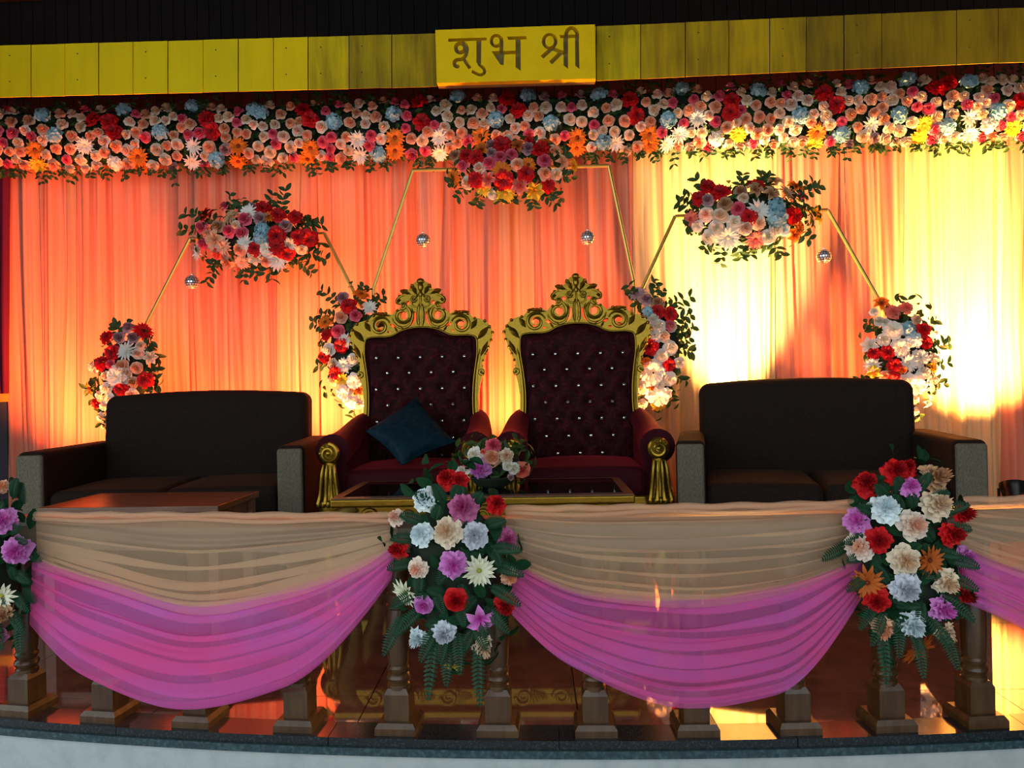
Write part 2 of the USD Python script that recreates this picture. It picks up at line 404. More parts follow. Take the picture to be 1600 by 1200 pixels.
# fascia of yellow planks
FY = 4.46
def fascia_y(px):   # top and bottom lines in the photograph
    return np.interp(px, [0, 680, 930, 1600], [71, 52, 41, 11]), np.interp(px, [0, 680, 930, 1600], [152, 135, 126, 96])
seams = [-110, -58, -5, 48, 101, 154, 207.5, 262, 317, 372, 427, 481, 545, 612, 683, 740, 800, 860, 932, 1001, 1071, 1139, 1203, 1260, 1319, 1378, 1495, 1560, 1625, 1690]
tone = {-110: 0}
fascia = thing('fascia_board', 'long yellow plank fascia running across above the floral garland', 'fascia')
nails = []
for k, (a, b) in enumerate(zip(seams[:-1], seams[1:])):
    c = (a + b) / 2
    P = []
    for px, w in ((a + 0.7, 0), (b - 0.7, 1)):
        t, bo = fascia_y(px)
        P += [at(px, t, FY), at(px, bo, FY)]
    q = np.array([P[1], P[3], P[2], P[0]])
    back = q + [0, 0.007, 0]
    v = np.vstack([q, back])
    f = np.array([[0, 1, 2], [0, 2, 3], [4, 6, 5], [4, 7, 6], [0, 4, 5], [0, 5, 1], [3, 2, 6], [3, 6, 7], [0, 3, 7], [0, 7, 4], [1, 5, 6], [1, 6, 2]])
    v[:, 1] += [0.0, 0.002, 0.001, 0.003][k % 4]
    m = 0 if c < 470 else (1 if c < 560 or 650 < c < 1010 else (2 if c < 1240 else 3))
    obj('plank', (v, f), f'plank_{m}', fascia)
    if k % 2 == 0 or m == 1:
        t, bo = fascia_y(a + 20)
        for fy in (0.2, 0.7):
            p = at(a + 20, t + (bo - t) * fy, FY - 0.001)
            nails.append(ellipsoid(p, (0.004, 0.003, 0.004), 1))
obj('nail_heads', join(nails), 'nail', fascia, kind='stuff')

# sign with recessed lettering
SY = 4.37
def S(x, y):
    p = at(670 + x / 5.926, 30 + y / 5.926, SY)
    return p[0], p[2]
def stroke(pts, w, cap=2):
    return LineString(pts).buffer(w / 2, cap_style=cap, join_style=1, quad_segs=6)
def ring(cx, cy, rx, ry, hx, hy):
    o = affinity.scale(Point(cx, cy).buffer(1, quad_segs=12), rx, ry, origin=(cx, cy))
    return o.difference(affinity.scale(Point(cx, cy).buffer(1, quad_segs=12), hx, hy, origin=(cx, cy)))
sl = smoothline
glyph = unary_union([
    Polygon([(180, 180), (538, 169), (535, 196), (180, 209)]),
    ring(292, 266, 60, 60, 24, 24), stroke(sl([(318, 218), (350, 250), (352, 300), (335, 345), (300, 372), (262, 376), (236, 400), (242, 428), (268, 438)]), 34, 1), stroke([(325, 372), (382, 455)], 32),
    Polygon([(440, 185), (486, 185), (484, 410), (440, 400)]), stroke(sl([(462, 395), (478, 430), (508, 455), (516, 490), (490, 514), (450, 508), (398, 484)]), 28),
    ring(626, 200, 62, 64, 32, 34), stroke(sl([(668, 170), (674, 230), (668, 300)]), 34, 2), Polygon([(582, 298), (700, 292), (692, 425), (664, 422)]),
    Polygon([(650, 298), (820, 290), (820, 322), (650, 330)]), Polygon([(724, 162), (905, 156), (903, 186), (738, 191)]), Polygon([(803, 165), (850, 165), (851, 478), (803, 444)]),
    ring(1119, 204, 72, 76, 40, 50), stroke([(1150, 262), (1048, 352)], 36), stroke([(1120, 262), (1262, 318)], 34), stroke([(1222, 312), (1128, 404)], 38),
    Polygon([(1246, 150), (1290, 146), (1290, 460), (1248, 428)]), Polygon([(1206, 146), (1388, 142), (1388, 172), (1222, 176)]),
    stroke(sl([(1276, 160), (1282, 108), (1320, 82), (1360, 105), (1373, 160)]), 34), Polygon([(1354, 140), (1390, 140), (1395, 462), (1356, 430)]),
])
board_poly = Polygon([(60, 100), (1537, 47), (1546, 550), (74, 592)])
to_world = lambda g: Polygon([S(x, y) for x, y in g.exterior.coords], [[S(x, y) for x, y in h.coords] for h in g.interiors])
face = board_poly.difference(glyph)
face_w = [to_world(g) for g in getattr(face, 'geoms', [face])]
v, f = join([extrude(g, 0.045) for g in face_w])
v = np.stack([v[:, 0], SY + 0.045 - v[:, 2], v[:, 1]], -1)
sign = thing('sign_board', 'raised yellow signboard with two recessed words above the thrones', 'sign')
obj('face_panel', (v, f[:, ::-1]), 'sign_paint', sign)
v, f = extrude(to_world(board_poly), 0.03)
v = np.stack([v[:, 0], SY + 0.075 - v[:, 2], v[:, 1]], -1)
obj('backing', (v, f[:, ::-1]), 'sign_back', sign)
v, f = extrude(to_world(board_poly), 0.014)
v2 = np.stack([v[:, 0], SY + 0.089 - v[:, 2], v[:, 1]], -1)
obj('mount', (v2, f[:, ::-1]), 'dark_wood', sign)

# ------------------------------------------------------------------ curtains
CY = 5.02
def pleat(x, z, seed):
    ph = 5.2 * meshkit.fbm(np.stack([x * 2.1, 0 * x + seed, 0.12 * z], -1), 3, 5)
    drift = x + 0.035 * (meshkit.noise(np.stack([x * 3, 0 * x, z * 0.5], -1), 3) - 0.5)
    w = np.sin(drift * 46 + ph * 3) * 0.5 + np.sin(drift * 19 + ph * 5) * 0.7
    fine = meshkit.noise(np.stack([drift * 70, 0 * x, z * 0.25], -1), 9) - 0.5
    return 0.030 * w + 0.036 * fine + 0.02 * (meshkit.noise(np.stack([drift * 30, 0 * x, z * 0.15], -1), 2) - 0.5)

def curtain(pl, pr, material, label, name='curtain', yc=CY, z0=0.004, z1=2.60, group=None):
    a0, a1, b0, b1 = at(pl, 260, yc), at(pl, 780, yc), at(pr, 260, yc), at(pr, 780, yc)
    def xat(a, b, z):
        return a[0] + (b[0] - a[0]) * (z - a[2]) / (b[2] - a[2])
    n = max(4, int(abs(b0[0] - a0[0]) / 0.0075))
    zs = np.linspace(z0, z1, 26)
    P = np.zeros((n + 1, len(zs), 3))
    u = np.linspace(0, 1, n + 1)
    for j, z in enumerate(zs):
        x = xat(a0, a1, z) + (xat(b0, b1, z) - xat(a0, a1, z)) * u
        P[:, j, 0], P[:, j, 2] = x, z
        P[:, j, 1] = yc + pleat(x, 0 * x + z, 0)
    # selvedges turned back a little
    P[0, :, 1] += 0.02
    P[-1, :, 1] += 0.02
    v, q = grid(P)
    o = obj(name, (v, q), material, None, True)
    return tag(o, label, 'curtain', group)
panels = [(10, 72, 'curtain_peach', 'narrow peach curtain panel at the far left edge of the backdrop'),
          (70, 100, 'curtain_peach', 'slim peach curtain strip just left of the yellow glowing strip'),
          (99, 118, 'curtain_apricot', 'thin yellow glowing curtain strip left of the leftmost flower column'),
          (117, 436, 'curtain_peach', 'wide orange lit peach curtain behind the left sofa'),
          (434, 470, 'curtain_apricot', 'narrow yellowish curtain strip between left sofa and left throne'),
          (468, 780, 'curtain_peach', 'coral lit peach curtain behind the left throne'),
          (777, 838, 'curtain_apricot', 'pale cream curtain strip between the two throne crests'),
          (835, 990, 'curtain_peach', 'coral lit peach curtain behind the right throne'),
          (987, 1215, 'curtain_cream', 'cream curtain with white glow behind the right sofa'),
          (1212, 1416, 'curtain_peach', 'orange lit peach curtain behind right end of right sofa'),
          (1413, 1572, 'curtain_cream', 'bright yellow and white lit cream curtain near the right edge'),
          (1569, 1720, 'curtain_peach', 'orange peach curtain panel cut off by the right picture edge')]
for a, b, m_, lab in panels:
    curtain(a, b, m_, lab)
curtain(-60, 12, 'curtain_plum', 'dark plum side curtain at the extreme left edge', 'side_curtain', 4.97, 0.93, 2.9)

# ------------------------------------------------------------------ flowers
def petal(L, W, n=3, m=2, cup=0.2, lift=0.3, curl=0.3, q=0.6, base=0.1, tip=0.0):
    s = np.linspace(0, 1, n + 1)[:, None]
    t = np.linspace(-1, 1, m + 1)[None]
    w = W * (np.sin(PI * np.clip(s * 0.86 + 0.08, 0, 1)) ** q)
    r = base + s * L * (1 - 0.12 * t ** 2 * s)
    P = np.zeros((n + 1, m + 1, 3))
    P[..., 0], P[..., 1] = r, t * w
    P[..., 2] = lift * s - curl * s ** 2 + cup * (t ** 2) * w + tip * s ** 3
    return grid(P), np.broadcast_to(s, (n + 1, m + 1)).reshape(-1)

def rotz(v, a):
    c, s = math.cos(a), math.sin(a)
    return np.stack([v[:, 0] * c - v[:, 1] * s, v[:, 0] * s + v[:, 1] * c, v[:, 2]], -1)

def collect(items):
    """items: ((v, f), radial value); -> v, f, t"""
    v, f = join([i[0] for i in items])
    return v, f, np.concatenate([i[1] for i in items])

def make_rose(seed, n=3, m=2):
    r = np.random.default_rng(seed)
    out = []
    for k, (cnt, L, W, lift, curl, cup, base, z) in enumerate([(5, 0.72, 0.58, 0.15, 0.28, 0.2, 0.14, -0.05), (5, 0.52, 0.5, 0.5, 0.18, 0.45, 0.1, 0.0), (4, 0.32, 0.36, 0.62, 0.05, 0.6, 0.06, 0.05), (3, 0.16, 0.22, 0.6, 0.0, 0.8, 0.02, 0.1)]):
        for i in range(cnt):
            (v, f), t = petal(L * r.uniform(0.9, 1.1), W * r.uniform(0.9, 1.1), n, m, cup, lift, curl * r.uniform(0.7, 1.3), 0.5, base)
            v = rotz(v, 2 * PI * (i + 0.5 * k) / cnt + r.normal(0, 0.12)) + [0, 0, z]
            out.append(((v, f), (t * 0.5 + 0.5) * (1 - 0.22 * k)))
    v, f = ellipsoid((0, 0, 0.1), (0.2, 0.2, 0.3), 1)
    out.append(((v, f), np.full(len(v), 0.0)))
    return collect(out)

def make_daisy(seed, cnt=15, W=0.13, rows=2, lift=0.1, disc=0.2):
    r = np.random.default_rng(seed)
    out = []
    for k in range(rows):
        for i in range(cnt):
            (v, f), t = petal((0.85 - 0.2 * k) * r.uniform(0.88, 1.08), W, 3, 2, 0.5, lift + 0.18 * k, 0.12 * r.uniform(0.2, 2.2), 0.55, 0.12)
            out.append(((rotz(v, 2 * PI * (i + 0.5 * k) / cnt + r.normal(0, 0.05)) + [0, 0, 0.04 * k], f), np.full(len(v), 0.6) + 0.4 * t))
    v, f = ellipsoid((0, 0, 0.08), (disc, disc, 0.12), 1)
    out.append(((v, f), np.full(len(v), 0.0)))
    return collect(out)

def make_carnation(seed, seg=26, layers=5, ruffle=0.16):
    """ruffled: frilled petals in layers, split into lobes"""
    r = np.random.default_rng(seed)
    out = []
    for k in range(layers):
        R = 1.0 - 0.17 * k
        lob = 5 if k < 3 else 4
        z0 = 0.02 + 0.13 * k
        for i in range(lob):
            span = 2 * PI / lob * 1.18
            a = np.linspace(-span / 2, span / 2, max(7, seg // lob * 2))
            ss = np.array([0.12, 0.45, 0.75, 1.0])
            ph = r.uniform(0, 6, 3)
            P = np.zeros((len(ss), len(a), 3))
            edge = 1 - 0.28 * np.abs(2 * a / span) ** 2.6 + 0.06 * np.sin(a * 13 + ph[0]) + 0.035 * np.sin(a * 29 + ph[1])
            for j, s in enumerate(ss):
                rad = R * s * (1 + (edge - 1) * s)
                P[j, :, 0], P[j, :, 1] = rad * np.cos(a), rad * np.sin(a)
                P[j, :, 2] = z0 + (0.16 + 0.12 * k) * s - 0.22 * (1 - 0.25 * k) * s ** 3 + ruffle * s ** 2 * (np.sin(a * 6 * (1 + 0.15 * k) + ph[2]) * 0.8 + 0.6 * np.sin(a * 15 + ph[1])) + 0.05 * i / lob
            v, q = grid(P)
            t = np.repeat(ss, len(a)) * (1 - 0.17 * k)
            out.append(((rotz(v, 2 * PI * (i + 0.5 * k) / lob + r.normal(0, 0.1)), q), t))
    return collect(out)

def make_cluster(seed, cnt=34):
    """blue ball head of many small broad petals"""
    r = np.random.default_rng(seed)
    out = []
    for i in range(cnt):
        z = 1 - (i + 0.5) / cnt
        a = i * 2.39996
        n = np.array([math.sqrt(1 - z * z) * math.cos(a), math.sqrt(1 - z * z) * math.sin(a), z * 0.9 + 0.15])
        (v, f), t = petal(0.42, 0.24, 2, 2, 0.5, 0.1, 0.12, 0.5, 0.0)
        v = placed(v - [0.2, 0, 0], n / np.linalg.norm(n) * 0.62, n + r.normal(0, 0.35, 3), 1.0, r.uniform(0, 6))
        out.append(((v, f), np.full(len(v), r.uniform(0.3, 1.0))))
    v, f = ellipsoid((0, 0, 0.1), (0.5, 0.5, 0.45), 1)
    out.append(((v, f), np.full(len(v), 0.2)))
    return collect(out)

def make_lily(seed):
    r = np.random.default_rng(seed)
    out = []
    for i in range(6):
        (v, f), t = petal(0.95, 0.3, 4, 2, 0.8, 0.55, 0.5, 0.7, 0.04)
        out.append(((rotz(v, 2 * PI * i / 6 + r.normal(0, 0.1)), f), t))
    for i in range(4):
        v, f = sweep([(0, 0, 0), (0.1 * math.cos(i * 1.6), 0.1 * math.sin(i * 1.6), 0.35)], 0.025, 5)
        out.append(((v, f), np.zeros(len(v))))
    return collect(out)

PROTO = {'rose': [make_rose(s) for s in range(4)], 'big_rose': [make_rose(s + 20, 5, 4) for s in range(3)],
         'gerbera': [make_daisy(s, 16, 0.15) for s in range(3)], 'chrysanthemum': [make_daisy(s + 9, 13, 0.115, 2, 0.22, 0.13) for s in range(3)],
         'carnation': [make_carnation(s, 26, 5) for s in range(4)], 'small_carnation': [make_carnation(s + 50, 14, 3, 0.12) for s in range(3)],
         'hydrangea': [make_cluster(s) for s in range(3)], 'lily': [make_lily(s) for s in range(2)]}
ALIAS = {'big_rose': 'rose', 'small_carnation': 'carnation'}
# colour: (centre, edge)
COL = {'peach': ((0.80, 0.30, 0.13), (0.86, 0.50, 0.33)), 'cream': ((0.80, 0.50, 0.28), (0.87, 0.74, 0.58)), 'white': ((0.80, 0.76, 0.55), (0.88, 0.87, 0.82)),
       'pink': ((0.62, 0.03, 0.10), (0.84, 0.16, 0.24)), 'red': ((0.22, 0.003, 0.006), (0.66, 0.008, 0.012)), 'orange': ((0.30, 0.04, 0.006), (0.88, 0.24, 0.02)),
       'yellow': ((0.75, 0.30, 0.01), (0.90, 0.60, 0.03)), 'blue': ((0.10, 0.26, 0.36), (0.40, 0.66, 0.76)), 'mauve': ((0.34, 0.12, 0.15), (0.52, 0.34, 0.36)),
       'violet': ((0.60, 0.05, 0.42), (0.70, 0.26, 0.66)), 'tan': ((0.42, 0.17, 0.06), (0.60, 0.38, 0.22)), 'coral': ((0.70, 0.05, 0.04), (0.85, 0.25, 0.18)),
       'mum': ((0.45, 0.42, 0.06), (0.86, 0.86, 0.66)), 'silver': ((0.42, 0.44, 0.48), (0.70, 0.76, 0.86)), 'ivory': ((0.66, 0.40, 0.22), (0.84, 0.72, 0.54)),
       'blush': ((0.86, 0.40, 0.25), (0.90, 0.78, 0.66)), 'ice': ((0.55, 0.66, 0.70), (0.76, 0.88, 0.92)), 'plum': ((0.42, 0.02, 0.14), (0.60, 0.16, 0.36)), 'copper': ((0.20, 0.03, 0.005), (0.55, 0.13, 0.02))}

def flower(parent, kind, colour, c, n, size, r):
    v, f, t = PROTO[kind][int(r.integers(len(PROTO[kind])))]
    k0, k1 = (np.array(x) for x in COL[colour])
    tt = np.clip(t, 0, 1)[:, None]
    col = (k0 + (k1 - k0) * np.clip(tt * 1.35, 0, 1)) * r.uniform(0.88, 1.08)
    w = placed(v - [0, 0, 0.15], c, n, size, r.uniform(0, 6.28))
    if kind in ('gerbera', 'chrysanthemum', 'hydrangea', 'lily') or True:
        return obj(ALIAS.get(kind, kind), (w, f), 'petal', parent, True, np.clip(col, 0, 0.95))

def leaf_mesh(L, W, bend, fold=0.3):
    s = np.linspace(0, 1, 5)
    w = W * np.sin(PI * np.clip(s * 0.92 + 0.04, 0, 1)) ** 0.8
    P = np.zeros((5, 3, 3))
    for j, t in enumerate((-1, 0, 1)):
        P[:, j, 0], P[:, j, 1], P[:, j, 2] = s * L, t * w, -bend * s ** 2 * L + fold * abs(t) * w
    return grid(P)

def sprig(p, d, L, r, leaf=0.02, pairs=4):
    """twig of oval leaves from p along d"""
    d = np.asarray(d, float); d = d / np.linalg.norm(d)
    bend = r.normal(0, 0.25, 3)
    pts = [p + d * L * s + bend * L * s * s * 0.5 for s in np.linspace(0, 1, 5)]
    out = [sweep(pts, np.linspace(0.0018, 0.0008, 5), 4, False)]
    for i in range(pairs):
        s = (i + 1) / pairs
        q = p + d * L * s + bend * L * s * s * 0.5
        for sg in (-1, 1):
            lv, lf = leaf_mesh(leaf * r.uniform(0.8, 1.25), leaf * 0.30, 0.2)
            side = np.cross(d, [0, -1, 0]) * sg + d * 0.5 + r.normal(0, 0.3, 3)
            side /= np.linalg.norm(side)
            nrm = np.array([0, -1, 0]) + r.normal(0, 0.5, 3)
            nrm -= side * (nrm @ side); nrm /= np.linalg.norm(nrm)
            F = np.stack([side, np.cross(nrm, side), nrm])
            out.append((lv @ F + q, lf))
    return out

def fern(p, d, L, W, r, droop=0.35, pairs=15):
    """fern frond: rachis and pinnae"""
    d = np.asarray(d, float); d = d / np.linalg.norm(d)
    nrm = np.array([0, -1.0, 0.15]); nrm -= d * (nrm @ d); nrm /= np.linalg.norm(nrm)
    side = np.cross(nrm, d)
    pt = lambda s: p + d * L * s + nrm * (0.25 * L * math.sin(PI * s * 0.8) * 0.5) + np.array([0, 0, -1.0]) * droop * L * s * s
    out = [sweep([pt(s) for s in np.linspace(0, 1, 7)], np.linspace(0.0022, 0.0006, 7), 4, False)]
    for i in range(pairs):
        s = 0.1 + 0.9 * i / pairs
        w = W * math.sin(PI * (0.12 + 0.86 * s)) ** 0.7
        q = pt(s)
        for sg in (-1, 1):
            dirn = side * sg + d * 0.35
            dirn /= np.linalg.norm(dirn)
            e = L / pairs * 0.46
            tip = q + dirn * w - nrm * w * 0.2
            mid = q + dirn * w * 0.5 + nrm * 0.002
            v = np.array([q - d * e * 0.5, q + d * e * 0.5, mid + d * e, mid - d * e, tip])
            out.append((v, np.array([[0, 1, 2], [0, 2, 3], [3, 2, 4]])))
    return join(out)

def leaf_cloud(cen, rad, n, r, size, nfun):
    out = []
    for _ in range(n):
        q, nr = nfun(r)
        lv, lf = leaf_mesh(size * r.uniform(0.7, 1.3), size * 0.32, 0.3)
        out.append((placed(lv, q, nr + r.normal(0, 0.55, 3), 1.0, r.uniform(0, 6.28)), lf))
    return out

def bunch(parent, items, cx, cy, rx, ry, y0, depth, r, tilt=0.0, leaf=0.03, n_leaf=90, sprigs=(), core=True, big=False, sprig_leaf=0.02, fs=1.5):
    """items: (px, py, radius px, kind, colour). Flowers stand on an ellipsoid bulging towards the hall."""
    C = at(cx, cy, y0)
    s = y0 / FPX
    for px, py, pr, kind, colour in items:
        u, v = (px - cx) / rx, (py - cy) / ry
        k = u * u + v * v
        if k > 0.96:
            u, v = u * 0.98 / math.sqrt(k), v * 0.98 / math.sqrt(k); k = 0.96
        y = y0 - depth * math.sqrt(1 - k)
        p = at(px, py, y)
        nrm = np.array([u * 0.6, -math.sqrt(1 - k) * 1.0 - 0.35, -v * 0.6]) + r.normal(0, 0.14, 3)
        flower(parent, kind, colour, p, nrm, pr * y / FPX * (1.1 if big else fs), r)
    def nf(r):
        a, q = r.uniform(0, 2 * PI), math.sqrt(r.uniform(0, 1)) * 1.10
        u, v = math.cos(a) * q, math.sin(a) * q
        k = min(q * q, 0.98)
        y = y0 - depth * 0.72 * math.sqrt(1 - k)
        return at(cx + u * rx, cy + v * ry, y), np.array([u, -math.sqrt(1 - k) - 0.3, -v])
    lv = leaf_cloud(C, None, n_leaf, r, leaf, nf)
    for px, py, ang, L in sprigs:   # px, py root; direction angle in the picture (deg, 0 right, 90 up); length px
        qx, qy = cx + (px - cx) * 0.74, cy + (py - cy) * 0.74
        L += math.hypot(px - qx, py - qy) * 1.15
        p = at(qx, qy, y0 - depth * 0.10)
        d = np.array([math.cos(math.radians(ang)), -0.15, math.sin(math.radians(ang))])
        lv += sprig(p, d, L * s * 0.72, r, sprig_leaf * 1.45, max(3, int(L / 9)))
    obj('foliage', join(lv), 'leaf_dark' if big else 'leaf', parent, kind='stuff')
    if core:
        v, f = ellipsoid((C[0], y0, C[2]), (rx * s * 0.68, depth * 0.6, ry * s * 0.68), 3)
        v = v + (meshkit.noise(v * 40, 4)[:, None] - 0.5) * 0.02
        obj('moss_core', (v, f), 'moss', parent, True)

def conv(lst, x0, y0, k, default_r):
    out = []
    for it in lst:
        X, Y, kind, colour = it[:4]
        rr = it[4] / k if len(it) > 4 else default_r
        out.append((x0 + X / k, y0 + Y / k, rr, kind, colour))
    return out

# long garland under the fascia
GY = 4.90
r = np.random.default_rng(3)
spec = [('hydrangea', 'blue', 15, [(67, 180), (194, 172), (250, 207), (302, 167), (397, 172), (338, 250), (407, 176), (522, 190), (615, 178), (591, 241), (715, 152), (775, 187), (825, 150), (861, 192), (936, 148), (1044, 188), (1065, 140), (1185, 142), (942, 222), (1250, 181), (1344, 137), (1418, 125), (1514, 128), (1405, 180), (1315, 210), (1480, 197), (1558, 175), (86, 212)]),
        ('hydrangea', 'white', 14, [(180, 255), (1119, 217), (1545, 195)]),
        ('small_carnation', 'red', 12.5, [(170, 190), (177, 206), (322, 185), (331, 205), (474, 172), (485, 186), (655, 160), (659, 190), (792, 155), (809, 172), (984, 155), (995, 181), (1144, 157), (1142, 175), (1287, 145), (1307, 163), (1462, 138), (1480, 130), (1597, 157), (146, 186)]),
        ('gerbera', 'orange', 14, [(54, 234), (215, 245), (372, 228), (372, 253), (220, 260), (485, 232), (481, 250), (617, 215), (617, 236), (750, 212), (902, 215), (901, 232), (1015, 210), (1015, 226), (1277, 207)]),
        ('gerbera', 'yellow', 13, [(59, 258), (1154, 210), (1272, 225), (1444, 195), (1437, 215), (1585, 200)]),
        ('chrysanthemum', 'white', 13.5, [(132, 228), (302, 229), (301, 254), (559, 219), (562, 244), (686, 215), (687, 240), (962, 224), (1090, 186), (1062, 210), (1042, 225), (1362, 195), (1515, 185), (1515, 210)])]
fl = [(x, y, rad, k, c) for k, c, rad, pts in spec for x, y in pts]
gtop = lambda x: np.interp(x, [-60, 0, 400, 800, 1100, 1400, 1700], [178, 174, 164, 150, 138, 124, 116])
gbot = lambda x: np.interp(x, [-60, 0, 100, 250, 400, 600, 800, 1000, 1200, 1400, 1600, 1700], [268, 262, 264, 262, 255, 247, 240, 235, 229, 224, 216, 214])
tries = 0
while tries < 40000 and len(fl) < 690:
    tries += 1
    x = r.uniform(-50, 1660)
    y = r.uniform(gtop(x), gbot(x) + 1)
    if 705 < x < 890 and y > 225:
        continue
    rad = r.uniform(8.2, 10.6)
    if all((x - a) ** 2 + (y - b) ** 2 > (0.80 * (rad + c)) ** 2 for a, b, c, _, _ in fl):
        fl.append((x, y, rad, 'rose', r.choice(['peach', 'cream', 'pink', 'blush', 'mauve'], p=[0.31, 0.33, 0.18, 0.16, 0.02])))
garland = thing('flower_garland', 'long garland of small multicoloured roses hung along the curtain top', 'flower garland')
counts = {}
rest = []
fl.sort(key=lambda q: not (0 < q[0] < 1600))
for x, y, rad, kind, colour in fl:
    v_ = (y - gtop(x)) / (gbot(x) - gtop(x)) * 2 - 1
    k = min(v_ * v_, 0.95)
    yy = GY - 0.13 * math.sqrt(1 - k) - r.uniform(0, 0.02)
    p = at(x, y, yy)
    nrm = np.array([r.normal(0, 0.25), -math.sqrt(1 - k) - 0.3, -v_ * 0.8 + r.normal(0, 0.15)])
    if counts.get(kind, 0) >= 300:
        v, f, t = PROTO[kind][int(r.integers(4))]
        k0, k1 = (np.array(q) for q in COL[colour])
        rest.append((placed(v - [0, 0, 0.15], p, nrm, rad * yy / FPX * 1.22, r.uniform(0, 6)), f, np.clip(k0 + (k1 - k0) * np.clip(t, 0, 1)[:, None] * 1.3, 0, 0.95)))
    else:
        counts[kind] = counts.get(kind, 0) + 1
        flower(garland, kind, colour, p, nrm, rad * yy / FPX * 1.22, r)
if rest:
    v, f = join([(a, b) for a, b, _ in rest])
    obj('roses', (v, f), 'petal', garland, True, np.vstack([c for _, _, c in rest]), kind='stuff')
lv = []
for _ in range(2600):
    x = r.uniform(-60, 1680)
    v_ = r.uniform(-1.12, 1.12)
    mid, hh = (gtop(x) + gbot(x)) / 2, (gbot(x) - gtop(x)) / 2
    yy = GY - 0.085 * math.sqrt(max(0, 1 - v_ * v_))
    l_, f_ = leaf_mesh(0.05 * r.uniform(0.6, 1.3), 0.014, 0.3)
    lv.append((placed(l_, at(x, mid + hh * v_, yy), np.array([0, -1, -v_]) + r.normal(0, 0.6, 3), 1.0, r.uniform(0, 6.28)), f_))
for x in np.arange(-20, 1640, 16):
    x = x + r.uniform(-8, 8)
    if 700 < x < 900:
        continue
    lv += sprig(at(x, gbot(x) - 2, GY - 0.05), (r.normal(0, 0.5), -0.2, -1), r.uniform(0.05, 0.10), r, 0.034, 3)
    if r.uniform() < 0.6:
        lv += sprig(at(x, gtop(x) + 4, GY - 0.05), (r.normal(0, 0.6), -0.2, 1), r.uniform(0.04, 0.10), r, 0.03, 3)
obj('foliage', join(lv), 'leaf', garland, kind='stuff')
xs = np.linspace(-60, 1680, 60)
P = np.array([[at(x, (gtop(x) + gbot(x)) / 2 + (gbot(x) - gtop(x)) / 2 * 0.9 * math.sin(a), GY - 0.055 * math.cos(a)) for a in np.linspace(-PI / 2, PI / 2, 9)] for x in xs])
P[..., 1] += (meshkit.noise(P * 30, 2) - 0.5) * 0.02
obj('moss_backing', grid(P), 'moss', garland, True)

# ------------------------------------------------------------------ gold hexagonal arch frames
def arch_frame(label, y, pts_px, foot_px):
    t = thing('arch_frame', label, 'frame', group=None)
    (lx, rx_) = foot_px
    P = [at(px, py, y) for px, py in pts_px]
    segs = [(np.array([P[0][0], y, 0.012]), P[0])] + list(zip(P[:-1], P[1:])) + [(P[-1], np.array([P[-1][0], y, 0.012]))]
    names = ['post', 'side_bar', 'top_bar', 'side_bar', 'post']
    for nme, (a, b) in zip(names, segs):
        obj(nme, sweep([a, b], 0.011, 8), 'gold_tube', t, 40)
    for q in (P[0], P[-1]):
        obj('foot_plate', box((q[0], y, 0.006), (0.14, 0.20, 0.012)), 'gold_tube', t)
    return t
arch_frame('gold hexagonal arch frame holding the left swag, behind the left sofa', 4.66, [(190, 582), (297, 373), (507, 365), (575, 500)], (190, 575))
arch_frame('tallest central gold arch frame rising behind both thrones', 4.62, [(583, 520), (583, 452), (645, 266), (951, 259), (990, 440)][1:], (583, 990))
arch_frame('gold hexagonal arch frame holding the right swag, behind the right sofa', 4.66, [(975, 512), (1055, 338), (1293, 328), (1400, 515)], (975, 1400))

R_, S_, G_, C_, H_, L_ = 'rose', 'small_carnation', 'gerbera', 'chrysanthemum', 'hydrangea', 'lily'
left_swag = conv([(320, 280, S_, 'red', 60), (865, 215, S_, 'red', 62), (1010, 280, S_, 'red', 58), (1180, 300, S_, 'red', 55), (1000, 490, S_, 'red', 75), (1000, 590, S_, 'red', 72), (1100, 650, S_, 'red', 55), (1215, 500, S_, 'red', 62), (1310, 510, S_, 'red', 66), (790, 605, S_, 'red', 55),
    (500, 195, R_, 'pink', 45), (270, 400, R_, 'pink', 55), (690, 320, R_, 'pink', 62), (535, 435, R_, 'pink', 58), (660, 455, R_, 'pink', 58), (295, 560, R_, 'pink', 55), (550, 295, G_, 'tan', 65), (430, 390, R_, 'tan', 58), (725, 260, C_, 'white', 75), (840, 315, R_, 'mauve', 62), (1080, 385, R_, 'mauve', 55),
    (920, 290, G_, 'orange', 55), (400, 520, L_, 'peach', 85), (470, 590, G_, 'peach', 75), (430, 660, R_, 'coral', 58), (860, 430, H_, 'blue', 72), (850, 505, H_, 'blue', 75), (905, 610, S_, 'white', 60), (235, 640, C_, 'white', 65), (690, 550, C_, 'white', 68), (1120, 570, C_, 'cream', 62), (1000, 725, C_, 'white', 80),
    (790, 690, L_, 'cream', 62), (640, 615, R_, 'peach', 58), (520, 740, R_, 'peach', 58), (660, 740, G_, 'peach', 60), (1240, 615, R_, 'cream', 52), (895, 725, R_, 'peach', 52), (220, 440, L_, 'peach', 60), (760, 200, R_, 'mauve', 40), (330, 470, R_, 'peach', 48), (600, 380, R_, 'cream', 40)], 270, 290, 6.154, 10)
t = thing('flower_swag', 'oval flower swag with red and peach blooms on the left arch', 'flower arrangement')
